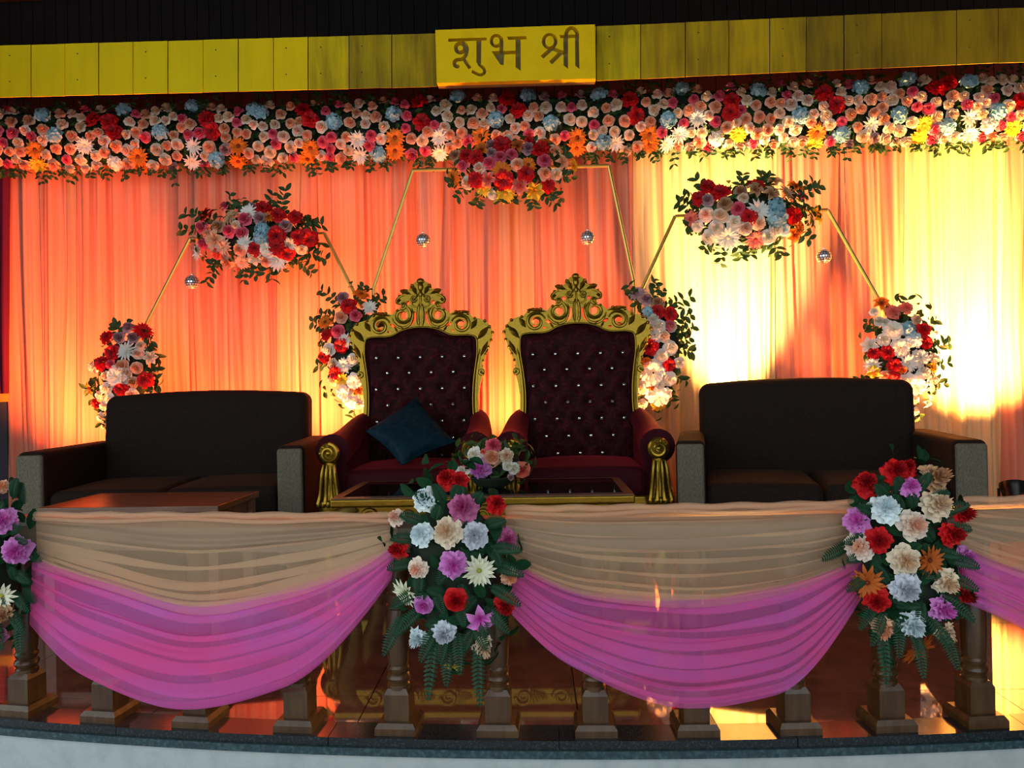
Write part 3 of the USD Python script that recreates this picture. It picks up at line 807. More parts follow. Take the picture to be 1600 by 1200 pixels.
bunch(t, left_swag, 400, 370, 98, 52, 4.62, 0.13, np.random.default_rng(11), n_leaf=190, leaf=0.045, sprigs=[(320, 340, 150, 40), (345, 330, 70, 25), (375, 325, 95, 25), (425, 325, 65, 28), (450, 330, 80, 42), (475, 350, 25, 40), (480, 355, 10, 36), (485, 395, -15, 42), (470, 405, -35, 40), (420, 415, -75, 28), (370, 415, -80, 30), (335, 405, -115, 45), (330, 400, -130, 30), (310, 360, 170, 32), (385, 420, -60, 25), (440, 412, -65, 25)], sprig_leaf=0.032)
center_swag = conv([(480, 290, L_, 'orange', 75), (180, 600, G_, 'orange', 80), (690, 510, G_, 'orange', 85), (970, 445, G_, 'orange', 68), (500, 700, G_, 'yellow', 72), (730, 750, G_, 'yellow', 82), (1030, 720, L_, 'yellow', 80), (1440, 460, L_, 'yellow', 58), (1170, 260, L_, 'copper', 85), (860, 250, L_, 'copper', 65),
    (320, 350, S_, 'red', 58), (420, 370, S_, 'red', 62), (690, 245, S_, 'red', 80), (1100, 290, S_, 'red', 75), (420, 600, S_, 'red', 68), (710, 610, S_, 'red', 78), (950, 545, S_, 'red', 66), (1175, 660, S_, 'red', 62), (980, 195, S_, 'red', 40),
    (285, 455, R_, 'pink', 52), (560, 430, R_, 'pink', 62), (675, 365, R_, 'pink', 58), (800, 340, R_, 'pink', 55), (1140, 400, R_, 'pink', 62), (550, 600, L_, 'coral', 70), (580, 250, R_, 'mauve', 62), (580, 325, R_, 'mauve', 50), (455, 480, R_, 'blush', 58), (965, 275, R_, 'mauve', 62), (330, 640, R_, 'cream', 60), (860, 450, R_, 'peach', 60), (1150, 540, R_, 'peach', 62), (1265, 555, R_, 'cream', 58), (880, 665, L_, 'coral', 75), (590, 750, R_, 'white', 55), (1330, 420, L_, 'peach', 65), (200, 350, R_, 'tan', 55), (1250, 300, L_, 'peach', 60), (760, 170, R_, 'white', 45)], 680, 190, 6.667, 9)
t = thing('flower_swag', 'central flower swag with yellow gerberas hanging below the garland middle', 'flower arrangement')
bunch(t, center_swag, 796, 262, 92, 48, 4.56, 0.13, np.random.default_rng(12), n_leaf=170, leaf=0.045, sprigs=[(720, 285, -130, 30), (738, 295, -95, 35), (765, 300, -80, 35), (830, 300, -70, 40), (845, 300, -50, 40), (860, 290, -45, 40), (870, 275, -15, 35), (880, 250, 10, 25), (710, 280, 200, 22), (800, 305, -85, 25)], sprig_leaf=0.03)
right_swag = conv([(340, 195, S_, 'red', 58), (260, 310, S_, 'red', 58), (465, 250, S_, 'red', 66), (740, 485, S_, 'red', 58), (1175, 475, S_, 'red', 66), (800, 165, G_, 'red', 75), (805, 710, G_, 'coral', 68), (340, 320, R_, 'mauve', 55), (510, 360, R_, 'tan', 64), (325, 460, R_, 'blush', 60), (465, 470, R_, 'cream', 66), (600, 535, R_, 'white', 60), (430, 590, R_, 'white', 64), (840, 550, R_, 'cream', 58), (660, 240, R_, 'tan', 58), (805, 220, L_, 'tan', 66), (990, 140, L_, 'tan', 62), (960, 260, L_, 'tan', 66), (240, 575, R_, 'white', 50),
    (640, 405, R_, 'pink', 60), (1255, 285, L_, 'pink', 50), (835, 430, C_, 'white', 88), (540, 690, C_, 'white', 92), (350, 690, R_, 'white', 72), (925, 680, R_, 'white', 64), (1000, 600, R_, 'white', 58), (1110, 250, C_, 'tan', 68), (710, 590, R_, 'blush', 60), (1010, 385, H_, 'blue', 78), (1010, 490, H_, 'blue', 98), (170, 505, G_, 'coral', 72), (1400, 465, L_, 'yellow', 72), (1190, 190, L_, 'orange', 68), (1180, 650, L_, 'orange', 70), (1220, 590, L_, 'orange', 58), (690, 300, R_, 'cream', 45), (1080, 610, R_, 'ice', 50)], 1050, 260, 6.154, 10)
t = thing('flower_swag', 'oval flower swag with a turquoise bloom on the right arch', 'flower arrangement')
bunch(t, right_swag, 1172, 338, 100, 54, 4.62, 0.13, np.random.default_rng(13), n_leaf=230, leaf=0.045, sprigs=[(1100, 310, 130, 32), (1085, 320, 150, 34), (1080, 330, 165, 36), (1150, 295, 80, 28), (1195, 290, 75, 30), (1205, 290, 95, 30), (1240, 300, 35, 34), (1255, 310, 25, 36), (1260, 330, 5, 40), (1250, 350, -45, 30), (1205, 375, -65, 40), (1172, 378, -95, 40), (1140, 380, -80, 28), (1115, 375, -100, 42), (1100, 360, -120, 30), (1078, 345, 200, 25)], sprig_leaf=0.034)

col1 = conv([(895, 65, G_, 'red', 60), (665, 110, S_, 'red', 42), (700, 205, S_, 'red', 46), (635, 270, S_, 'red', 46), (905, 375, S_, 'red', 48), (755, 430, S_, 'red', 46), (600, 525, S_, 'red', 34), (800, 45, R_, 'mauve', 42), (740, 110, R_, 'mauve', 42), (830, 110, R_, 'mauve', 42), (785, 195, C_, 'white', 62), (940, 235, L_, 'cream', 42), (585, 295, R_, 'white', 44), (735, 355, S_, 'white', 68), (660, 430, R_, 'white', 42), (690, 500, R_, 'white', 42), (650, 540, R_, 'white', 36), (640, 610, R_, 'white', 40), (860, 210, R_, 'blush', 38), (690, 280, R_, 'pink', 38), (760, 285, R_, 'peach', 46), (850, 300, R_, 'peach', 42), (830, 390, R_, 'tan', 38), (820, 465, R_, 'blush', 44), (560, 430, L_, 'orange', 42), (880, 160, R_, 'cream', 36), (620, 470, R_, 'white', 32), (660, 350, R_, 'cream', 36), (790, 330, R_, 'cream', 36), (655, 670, R_, 'cream', 26)], 0, 500, 4.0, 9)
t = thing('flower_column', 'leftmost upright flower bunch on the arch above the left sofa corner', 'flower arrangement')
bunch(t, col1, 196, 585, 52, 80, 4.60, 0.11, fs=1.22, r=np.random.default_rng(21), n_leaf=110, leaf=0.05, sprigs=[(225, 540, 30, 34), (222, 590, -5, 36), (228, 605, -10, 34), (190, 515, 120, 22), (150, 605, 190, 22), (160, 650, -110, 22), (225, 575, 10, 30), (215, 560, 25, 30)], sprig_leaf=0.036)
col2 = conv([(540, 860, R_, 'mauve', 44), (580, 910, S_, 'red', 48), (660, 830, G_, 'orange', 52), (710, 920, C_, 'white', 48), (530, 980, R_, 'peach', 44), (620, 970, R_, 'pink', 42), (430, 1010, G_, 'orange', 48), (510, 1070, R_, 'pink', 48), (440, 1090, S_, 'red', 36)], 400, 250, 4.0, 9) + \
       conv([(560, 130, C_, 'white', 48), (530, 160, S_, 'red', 44), (450, 185, R_, 'white', 46), (425, 230, S_, 'red', 40), (605, 245, R_, 'white', 40), (545, 285, G_, 'white', 50), (480, 275, R_, 'cream', 40), (500, 330, S_, 'red', 46), (530, 375, G_, 'yellow', 46), (615, 385, S_, 'white', 50), (550, 455, S_, 'white', 46), (600, 515, S_, 'white', 48), (640, 530, R_, 'white', 38), (480, 380, R_, 'cream', 38), (640, 430, L_, 'orange', 44), (700, 300, R_, 'peach', 40), (690, 200, S_, 'red', 40)], 400, 500, 4.0, 9)
t = thing('flower_column', 'upright flower bunch tucked against the left side of the left throne', 'flower arrangement')
bunch(t, col2, 553, 545, 55, 98, 4.56, 0.11, fs=1.22, r=np.random.default_rng(22), n_leaf=120, leaf=0.045, sprigs=[(530, 460, 130, 26), (520, 480, 160, 26), (510, 505, 170, 32), (560, 455, 60, 24), (575, 465, 30, 26), (508, 570, 190, 20), (560, 640, -100, 16)], sprig_leaf=0.03)
col3 = conv([(780, 830, G_, 'mauve', 58), (840, 870, R_, 'mauve', 42), (910, 890, R_, 'tan', 44), (910, 945, S_, 'red', 42), (990, 960, S_, 'red', 40), (850, 950, H_, 'blue', 42), (885, 990, R_, 'white', 42), (920, 1040, R_, 'white', 46), (990, 1030, R_, 'pink', 38)], 800, 250, 4.0, 9) + \
       conv([(1000, 40, R_, 'blush', 38), (910, 30, R_, 'white', 44), (890, 95, S_, 'white', 46), (950, 100, R_, 'cream', 44), (860, 165, S_, 'red', 50), (995, 175, R_, 'white', 48), (935, 225, R_, 'white', 48), (880, 330, S_, 'white', 76), (1050, 270, R_, 'white', 38), (985, 370, R_, 'white', 48), (810, 425, R_, 'white', 48), (920, 405, R_, 'white', 42), (920, 475, S_, 'white', 68), (812, 530, R_, 'white', 38), (915, 540, G_, 'yellow', 44), (985, 280, S_, 'red', 36), (870, 400, L_, 'orange', 42), (840, 270, R_, 'orange', 38)], 800, 500, 4.0, 9)
t = thing('flower_column', 'upright flower bunch tucked against the right side of the right throne', 'flower arrangement')
bunch(t, col3, 1024, 545, 54, 98, 4.56, 0.11, fs=1.22, r=np.random.default_rng(23), n_leaf=130, leaf=0.045, sprigs=[(990, 460, 120, 26), (1010, 450, 60, 22), (1035, 465, 30, 28), (1050, 490, 20, 28), (1060, 530, 10, 26), (1065, 545, -10, 26), (1050, 590, -40, 26), (1042, 610, -70, 26), (1060, 520, 30, 26)], sprig_leaf=0.034)
col4 = conv([(260, 75, L_, 'orange', 62), (190, 145, R_, 'white', 38), (360, 150, S_, 'coral', 56), (470, 115, S_, 'coral', 50), (235, 225, R_, 'white', 46), (290, 235, R_, 'white', 40), (480, 295, H_, 'blue', 75), (360, 300, S_, 'white', 75), (530, 385, H_, 'ice', 80), (280, 385, R_, 'white', 58), (155, 435, L_, 'white', 66), (420, 455, S_, 'white', 70), (190, 500, S_, 'red', 48), (310, 495, S_, 'red', 54), (620, 300, S_, 'red', 56), (640, 410, S_, 'red', 50), (370, 605, S_, 'red', 54), (350, 725, S_, 'red', 58), (180, 605, C_, 'white', 66), (490, 590, C_, 'white', 80), (590, 540, S_, 'white', 66), (710, 550, R_, 'white', 52), (620, 670, R_, 'white', 62), (700, 730, R_, 'white', 52), (540, 770, S_, 'white', 92), (450, 740, R_, 'white', 58), (660, 910, L_, 'white', 56), (545, 1000, R_, 'white', 40), (540, 900, R_, 'white', 44), (290, 695, R_, 'peach', 48), (440, 640, R_, 'orange', 40), (190, 660, L_, 'yellow', 54), (690, 620, L_, 'yellow', 54), (560, 215, R_, 'cream', 48)], 1330, 460, 5.453, 9)
t = thing('flower_column', 'rightmost upright flower bunch on the arch above the right sofa corner', 'flower arrangement')
bunch(t, col4, 1408, 562, 62, 102, 4.60, 0.11, fs=1.22, r=np.random.default_rng(24), n_leaf=140, leaf=0.045, sprigs=[(1375, 500, 165, 26), (1412, 480, 85, 18), (1440, 510, 40, 30), (1455, 545, 20, 34), (1455, 575, 0, 26), (1455, 600, -15, 26), (1360, 595, 200, 20), (1432, 640, -95, 24), (1450, 560, 40, 26)], sprig_leaf=0.03)

# ------------------------------------------------------------------ mirror balls
for px, py, lab, ty in ((300, 441, 'small mirror ball left of the left flower swag', 4.55), (661, 376, 'small mirror ball hanging above the left throne crest', 4.55), (918, 372, 'small mirror ball hanging above the right throne crest', 4.55), (1287, 401, 'small mirror ball hanging below the right arch corner', 4.55)):
    c = at(px, py, ty)
    t = thing('mirror_ball', lab, 'mirror ball', c)
    rad = 11.5 * ty / FPX
    parts = []
    nlat = 9
    for i in range(nlat):
        a0, a1 = -PI / 2 + PI * i / nlat, -PI / 2 + PI * (i + 1) / nlat
        cnt = max(4, int(18 * math.cos((a0 + a1) / 2)))
        for j in range(cnt):
            b0, b1 = 2 * PI * j / cnt, 2 * PI * (j + 1) / cnt
            g = 0.04
            q = np.array([[math.cos(a) * math.cos(b), math.cos(a) * math.sin(b), math.sin(a)] for a, b in ((a0 + g, b0 + g), (a0 + g, b1 - g), (a1 - g, b1 - g), (a1 - g, b0 + g))]) * rad
            parts.append((q, np.array([[0, 1, 2, 3]])))
    obj('mirror_facets', join(parts), 'mirror', t, kind='stuff')
    obj('ball_core', ellipsoid((0, 0, 0), (rad * 0.965,) * 3, 2), 'black_plastic', t, True)
    obj('cap', lathe([(0.007, rad * 0.97), (0.007, rad + 0.006), (0.003, rad + 0.010)], 10), 'mirror', t, 40)
    ztop = at(px, 232, ty)[2] - c[2]
    obj('thread', sweep([(0, 0, rad + 0.008), (0, 0.0, ztop)], 0.0007, 4), 'thread', t)

# ------------------------------------------------------------------ thrones
TY, BD = 3.80, 0.60      # front depth, back plane offset
ZK = 0.000632            # metres per traced pixel on the back plane
def tz(y):               # traced y -> height
    return 1.555 - (y - 105) * ZK
def tx(x):
    return (x - 820) * ZK
half_outer = [(820, 100), (850, 108), (862, 128), (886, 140), (888, 170), (915, 198), (962, 212), (952, 240), (1000, 252), (1030, 278), (1048, 318), (1012, 342), (1000, 385), (1040, 392), (1070, 415), (1090, 442), (1115, 432), (1140, 418), (1170, 430), (1205, 428), (1235, 442), (1268, 438), (1290, 462), (1312, 486), (1345, 488), (1385, 500), (1425, 515), (1448, 540), (1468, 570), (1482, 598), (1496, 630), (1482, 662), (1478, 700), (1460, 735), (1448, 770), (1424, 805), (1420, 850), (1395, 900), (1385, 945), (1412, 975), (1414, 1010), (1385, 1040), (1372, 1090), (1362, 1150), (1352, 1220), (1350, 1300), (1356, 1380), (1376, 1440), (1384, 1490), (1356, 1500)]
half_inner = [(820, 566), (900, 570), (960, 582), (1020, 604), (1070, 632), (1120, 646), (1200, 648), (1290, 652), (1330, 668), (1344, 720), (1344, 820), (1334, 900), (1322, 980), (1310, 1080), (1302, 1200), (1302, 1320), (1310, 1420), (1330, 1500)]
def smooth2(p, n):
    return smoothline(p, n)
oh = np.array(half_outer, float)
ih = smooth2(half_inner, 60)
poly = Polygon(np.vstack([oh, ih[::-1]]))
def el(cx, cy, a, b, rot=0):
    return affinity.rotate(affinity.scale(Point(cx, cy).buffer(1, quad_segs=8), a, b, origin=(cx, cy)), rot, origin=(cx, cy))
holes = unary_union([Polygon(smooth2([(868, 420), (862, 470), (880, 520), (915, 548), (945, 548), (905, 510), (888, 460), (884, 415), (868, 420)], 30)),
                     el(978, 445, 34, 44, 15), el(936, 330, 20, 20), el(1196, 528, 42, 34, 10), el(1078, 545, 34, 14, -30), el(1210, 580, 22, 12, 20), el(1120, 600, 16, 9)])
poly = poly.difference(holes)
def to_local(g):
    f = lambda c: [(tx(x), tz(y)) for x, y in c]
    return Polygon(f(g.exterior.coords), [f(h.coords) for h in g.interiors])
def mirror2(v, f):
    w = v.copy(); w[:, 0] *= -1
    return join([(v, f), (w, f[:, ::-1])])
def wall_of(g, d):
    v, f = extrude(to_local(g), d)
    v = np.stack([v[:, 0], -v[:, 2], v[:, 1]], -1)     # front face at y = -d
    return v, f[:, ::-1] if False else f
def spiral(cx, cy, R, turns, a0, n=40, k=0.75, dirn=1):
    s = np.linspace(0, 1, n)
    rr = R * (1 - k * s)
    a = a0 + dirn * 2 * PI * turns * s
    return np.stack([cx + rr * np.cos(a), cy + rr * np.sin(a)], -1)
def relief(pts2, r0_, r1_, y=-0.036, sides=7):
    p = np.array([(tx(x), y, tz(yy)) for x, yy in pts2])
    n = len(p)
    s = np.linspace(0, 1, n)
    rad = (r0_ + (r1_ - r0_) * s) * ZK * np.minimum(1, np.sin(PI * np.clip(s, 0.06, 0.94)) * 2.2)
    v, f = sweep(p, rad, sides)
    return v, f
def acanthus(x, y, ang, L, W, n=5, lift=-0.03):
    """lobed leaf in relief"""
    s = np.linspace(0, 1, 14)
    w = W * np.sin(PI * np.clip(s * 0.95 + 0.05, 0, 1)) ** 0.7 * (1 + 0.28 * np.abs(np.sin(s * PI * n)))
    c, sn = math.cos(math.radians(ang)), math.sin(math.radians(ang))
    P = np.zeros((14, 5, 3))
    for j, t in enumerate((-1, -0.5, 0, 0.5, 1)):
        lx, ly = s * L, t * w
        P[:, j, 0], P[:, j, 2] = tx(x + lx * c - ly * sn), tz(y + lx * sn + ly * c)
        P[:, j, 1] = lift - 0.018 * (1 - abs(t) ** 1.5) * np.sin(PI * s * 0.9 + 0.2) + (0.006 if j in (1, 3) else 0)
    return grid(P)

def make_throne(name, label, loc, rz=0):
    t = thing(name, label, 'throne chair', loc, rz)
    lean = math.radians(6)
    cl, sl_ = math.cos(lean), math.sin(lean)
    def back(v):    # back-plane coords (y = 0 plane) to leaned position; pivot at z = 0.45
        v = np.asarray(v, float)
        z = v[:, 2] - 0.45
        return np.stack([v[:, 0], BD + v[:, 1] * cl + z * sl_ - 0.05, 0.45 + z * cl - v[:, 1] * sl_], -1)
    # carved crest + side rails
    pl = [wall_of(g, 0.035) for g in getattr(poly, 'geoms', [poly])]
    rel = []
    rel += [relief(spiral(990, 450, 92, 1.15, -PI * 0.5, dirn=-1, k=0.62), 20, 12)]           # big C scroll
    rel += [relief(smooth2([(1088, 470), (1060, 530), (1000, 565), (930, 545), (898, 480), (892, 410), (905, 380)], 30), 14, 10)]
    rel += [relief(spiral(1198, 545, 92, 1.35, -PI * 0.9, k=0.68), 20, 12)]                   # volute
    rel += [relief(spiral(985, 355, 34, 1.2, PI * 0.2), 14, 10)]
    rel += [relief(spiral(882, 292, 32, 1.2, PI, dirn=-1), 13, 9)]
    rel += [relief(smooth2([(832, 560), (845, 480), (842, 400), (826, 330)], 20), 16, 12)]
    rel += [relief(smooth2([(842, 240), (880, 300), (900, 350), (870, 372), (835, 340)], 20), 10, 8)]
    rel += [relief(smooth2([(1010, 345), (1046, 316), (1020, 275), (970, 262)], 20), 12, 8)]
    rel += [acanthus(850, 262, -62, 130, 34), acanthus(905, 250, -20, 120, 26), acanthus(1000, 300, 10, 60, 30), acanthus(1090, 452, -8, 190, 22, 8),
            acanthus(1285, 600, -58, 130, 40), acanthus(1340, 700, -48, 190, 44, 6), acanthus(1372, 860, -64, 190, 30, 6), acanthus(1388, 660, -55, 120, 30), acanthus(960, 590, -35, 90, 18, 4), acanthus(1030, 610, -55, 70, 16, 4)]
    rel += [relief(smooth2([(1362, 720), (1368, 820), (1350, 930), (1336, 1040), (1326, 1180), (1326, 1320), (1338, 1430), (1360, 1490)], 40), 17, 20, -0.03)]
    rel += [relief(smooth2([(1395, 930), (1375, 1000), (1352, 1080), (1340, 1200), (1340, 1330), (1352, 1440)], 40), 12, 16, -0.022)]
    rel += [relief(spiral(1385, 995, 26, 1.3, 0), 16, 12), relief(spiral(1362, 1478, 28, 1.2, 0), 20, 14)]
    for (x, y, rr) in ((1150, 425, 17), (1205, 430, 17), (1262, 445, 16), (1325, 492, 16), (1420, 520, 18), (1462, 575, 18), (1490, 630, 17), (1476, 700, 16), (1448, 765, 15), (1422, 830, 14), (1400, 890, 13), (1040, 400, 14), (1020, 262, 14), (955, 215, 13), (895, 172, 14)):
        rel.append(ellipsoid((tx(x), -0.03, tz(y)), (rr * ZK, 0.016, rr * ZK), 1))
    v, f = mirror2(*join(pl + rel))
    v2, f2 = join([(v, f), ellipsoid((0, -0.03, tz(128)), (0.024, 0.022, 0.020), 2), ellipsoid((0, -0.032, tz(180)), (0.018, 0.016, 0.03), 1), relief([(820, 230), (820, 300), (820, 380)], 14, 8), ellipsoid((0, -0.034, tz(250)), (0.012, 0.012, 0.022), 1)])
    fr = obj('back_frame', (back(v2), f2), 'gold', t, 45)
    # bead line along the inner edge
    bl = np.vstack([ih[::-1][:, :] * 1.0])
    left = bl.copy(); left[:, 0] = 1640 - left[:, 0]
    line = np.vstack([bl, left[::-1][1:]])
    p = np.array([(tx(x), -0.04, tz(y)) for x, y in line])
    obj('inner_bead', (lambda q: (back(q[0]), q[1]))(sweep(p, 0.0055, 6)), 'gold', fr, True)
    # tufted back panel
    nu, nv = 61, 81
    U, V = np.linspace(-1, 1, nu), np.linspace(0, 1, nv)
    btn = []
    for row, (yy, xsr) in enumerate([(848, (-2, -1, 0, 1, 2)), (990, (-1.5, -0.5, 0.5, 1.5)), (1140, (-2, -1, 0, 1, 2)), (1290, (-1.5, -0.5, 0.5, 1.5)), (1440, (-2, -1, 0, 1, 2)), (1595, (-1.5, -0.5, 0.5, 1.5)), (1750, (-1, 0, 1))]):
        for q in xsr:
            btn.append((q * 208 * ZK * (0.98 if row < 3 else 0.96), tz(yy)))
    btn = np.array(btn)
    ztop = np.interp(np.abs(U) * (1344 - 820), ih[:45, 0] - 820, [tz(y) for y in ih[:45, 1]])
    zb = 0.44
    P = np.zeros((nu, nv, 3))
    zi = np.array([tz(y) for y in ih[::-1, 1]])[:44]
    xi = np.array([tx(x) for x in ih[::-1, 0]])[:44]
    for j, vv in enumerate(V):
        z = zb + (ztop - zb) * vv
        hw = np.interp(z, zi, xi) + 0.004
        P[:, j, 0], P[:, j, 2] = U * hw, z
    dd = np.sqrt((P[..., None, 0] - btn[:, 0]) ** 2 + (P[..., None, 2] - btn[:, 1]) ** 2)
    dim = np.exp(-(dd / 0.030) ** 2).sum(-1)
    edge = (1 - np.abs(U)[:, None] ** 8) * (1 - np.abs(2 * V[None] - 1) ** 14)
    P[..., 1] = -0.018 - 0.045 * edge + 0.030 * np.minimum(dim, 1) * edge
    v, q = grid(P)
    panel = obj('back_cushion', (back(v), q), 'velvet', t, True)
    gem = trimesh.creation.icosphere(1)
    gv, gf = np.array(gem.vertices), np.array(gem.faces)
    for bx, bz in btn:
        c = np.array([[bx, -0.050, bz]])
        obj('button', (back(gv * [0.0105, 0.008, 0.0105] + c), gf), 'crystal', panel)
    # padded rear of the back
    pr = Polygon([(tx(x), tz(y)) for x, y in np.vstack([ih, np.stack([1640 - ih[::-1, 0], ih[::-1, 1]], -1)])]).union(Polygon([(-0.32, 0.44), (0.32, 0.44), (0.30, 0.75), (-0.30, 0.75)]))
    v, f = extrude(pr, 0.05)
    obj('back_board', (back(np.stack([v[:, 0], 0.03 - v[:, 2] * 0.9, v[:, 1]], -1)), f), 'velvet_plain', t, 40)
    # seat
    obj('seat', rbox((0, 0.30, 0.415), (0.62, 0.62, 0.15), 0.045, puff=(0, 0, 0.03)), 'velvet_plain', t, True)
    obj('seat_base', rbox((0, 0.33, 0.15), (0.60, 0.56, 0.27), 0.02), 'velvet_plain', t, True)
    obj('seat_rail', join([rbox((0, 0.02, 0.305), (0.66, 0.05, 0.09), 0.012), rbox((0, 0.0, 0.29), (0.2, 0.04, 0.10), 0.02), rbox((-0.345, 0.30, 0.305), (0.05, 0.60, 0.09), 0.012), rbox((0.345, 0.30, 0.305), (0.05, 0.60, 0.09), 0.012)]), 'gold', t, 40)
    for sg in (-1, 1):
        # rolled velvet arm: roll sweeping from the back down to the front, with a side pad
        pts = smoothline([(sg * 0.322, 0.66, 0.725), (sg * 0.350, 0.48, 0.690), (sg * 0.362, 0.28, 0.630), (sg * 0.366, 0.10, 0.598), (sg * 0.366, 0.015, 0.592)], 24)
        roll = sweep(pts, np.linspace(0.05, 0.088, 24), 18)
        side = []
        for s in np.linspace(0, 1, 12):
            y = 0.03 + 0.60 * s
            zt = np.interp(y, pts[::-1, 1], pts[::-1, 2])
            side.append([(sg * 0.300, y, 0.36), (sg * 0.300, y, 0.50), (sg * 0.300, y, zt), (sg * 0.335, y, zt + 0.03), (sg * 0.372, y, zt), (sg * 0.366, y, 0.50), (sg * 0.360, y, 0.34), (sg * 0.300, y, 0.36)])
        pad = grid(np.array(side))
        capf = []
        S0 = np.array(side[0])
        capf = (np.vstack([S0, S0.mean(0)]), np.array([[i, i + 1, len(S0)] for i in range(len(S0) - 1)]))
        obj('arm', join([roll, pad, capf]), 'velvet_plain', t, 50, label=None)
        # gilt scroll on the arm front
        cx, cz = sg * 0.360, 0.588
        a = np.linspace(0, 1, 44)
        sp = []
        for s in a:
            rr = 0.046 * (1 - 0.8 * s)
            g = PI / 2 + sg * (2 * PI * 1.6 * s)
            sp.append((cx + rr * math.cos(g), -0.072 - 0.008 * s, cz + rr * math.sin(g)))
        parts = [sweep(sp, np.linspace(0.013, 0.007, 44), 7), ellipsoid((cx, -0.062, cz), (0.054, 0.014, 0.054), 2), ellipsoid((cx, -0.078, cz), (0.016, 0.013, 0.016), 1)]
        for k in range(6):
            g = PI * (0.1 + 0.16 * k)
            parts.append(sweep([(cx + 0.02 * math.cos(g), -0.074, cz + 0.02 * math.sin(g)), (cx + 0.048 * math.cos(g + 0.3), -0.076, cz + 0.048 * math.sin(g + 0.3))], [0.004, 0.008], 6))
        obj('arm_scroll', join(parts), 'gold', t, 45)
        # carved front leg
        prof = [(0.0, 0.042, 0.030), (0.03, 0.050, 0.036), (0.07, 0.036, 0.030), (0.16, 0.028, 0.026), (0.25, 0.036, 0.030), (0.31, 0.062, 0.036), (0.345, 0.070, 0.040), (0.37, 0.052, 0.036), (0.44, 0.042, 0.032), (0.50, 0.032, 0.028), (0.545, 0.030, 0.026)]
        n = 14
        g = np.arange(n) * 2 * PI / n
        P = np.array([[(sg * (0.362 + 0.02 * math.sin(PI * z / 0.34) * (z < 0.34)) + w * math.cos(b), -0.042 + d * math.sin(b) * 1.0, z) for b in g] + [(sg * (0.362 + 0.02 * math.sin(PI * z / 0.34) * (z < 0.34)) + w, -0.042, z)] for z, w, d in prof])
        legp = [grid(P)]
        for k in range(4):
            x0 = sg * 0.362 + (k - 1.5) * 0.018
            legp.append(sweep(smoothline([(x0 * 1.0, -0.068, 0.53), (x0 + 0.006 * (k - 1.5), -0.080, 0.46), (x0 + 0.012 * (k - 1.5), -0.078, 0.38), (x0 + 0.018 * (k - 1.5), -0.086, 0.335)], 10), [0.006, 0.008, 0.009, 0.010, 0.010, 0.009, 0.009, 0.010, 0.012, 0.012], 6))
        for k in range(5):
            legp.append(ellipsoid((sg * 0.364 + (k - 2) * 0.025, -0.082, 0.335), (0.014, 0.014, 0.020), 1))
        obj('leg', join(legp), 'gold', t, 45)
        obj('leg', sweep([(sg * 0.30, 0.60, 0.34), (sg * 0.31, 0.64, 0.16), (sg * 0.32, 0.70, 0.0)], [0.032, 0.026, 0.022], 10), 'gold', t, 45)
    return t

lc, rc = at(650, 700, TY + 0.35), at(908, 700, TY + 0.35)
make_throne('throne_chair', 'gilt carved throne with maroon tufted back holding the blue cushion', (at(629, 740, TY)[0] * 0.5 + lc[0] * 0.5, TY, 0))
make_throne('throne_chair', 'gilt carved maroon throne with empty seat, right one of the pair', (rc[0], TY - 0.02, 0))

# blue cushion leaning on the left throne seat
corn = [at(572, 673, 3.98), at(650, 622, 4.28), at(711, 690, 4.03), at(628, 727, 3.86)]
n = 24
P = np.zeros((2, n + 1, n + 1, 3))
A, B, Cc, D = corn
nrm = np.cross(Cc - A, B - D); nrm /= np.linalg.norm(nrm)
if nrm[1] > 0: nrm = -nrm
for i in range(n + 1):
    for j in range(n + 1):
        u, v = i / n, j / n
        pu, pv = 2 * u - 1, 2 * v - 1
        base = (1 - u) * (1 - v) * A + u * (1 - v) * B + u * v * Cc + (1 - u) * v * D
        cen = (A + B + Cc + D) / 4
        pin = 0.10 * (1 - abs(pu) ** 1.5 * abs(pv) ** 1.5) * max(abs(pu), abs(pv)) ** 4
        base = base + (cen - base) * pin
        th = 0.062 * (max(0, (1 - pu ** 2)) * max(0, (1 - pv ** 2))) ** 0.42
        P[0, i, j], P[1, i, j] = base + nrm * th, base - nrm * th * 0.8
cush = thing('cushion', 'square blue velvet cushion standing on its corner on the left throne', 'cushion')
parts = [grid(P[0]), (lambda q: (q[0], q[1][:, ::-1]))(grid(P[1]))]
obj('cover', join(parts), 'blue_velvet', cush, True)
edge = np.vstack([P[0, :, 0], P[0, -1, 1:], P[0, ::-1, -1][1:], P[0, 0, ::-1][1:]])
obj('piping', sweep(edge, 0.004, 6, False), 'blue_velvet', cush, True)

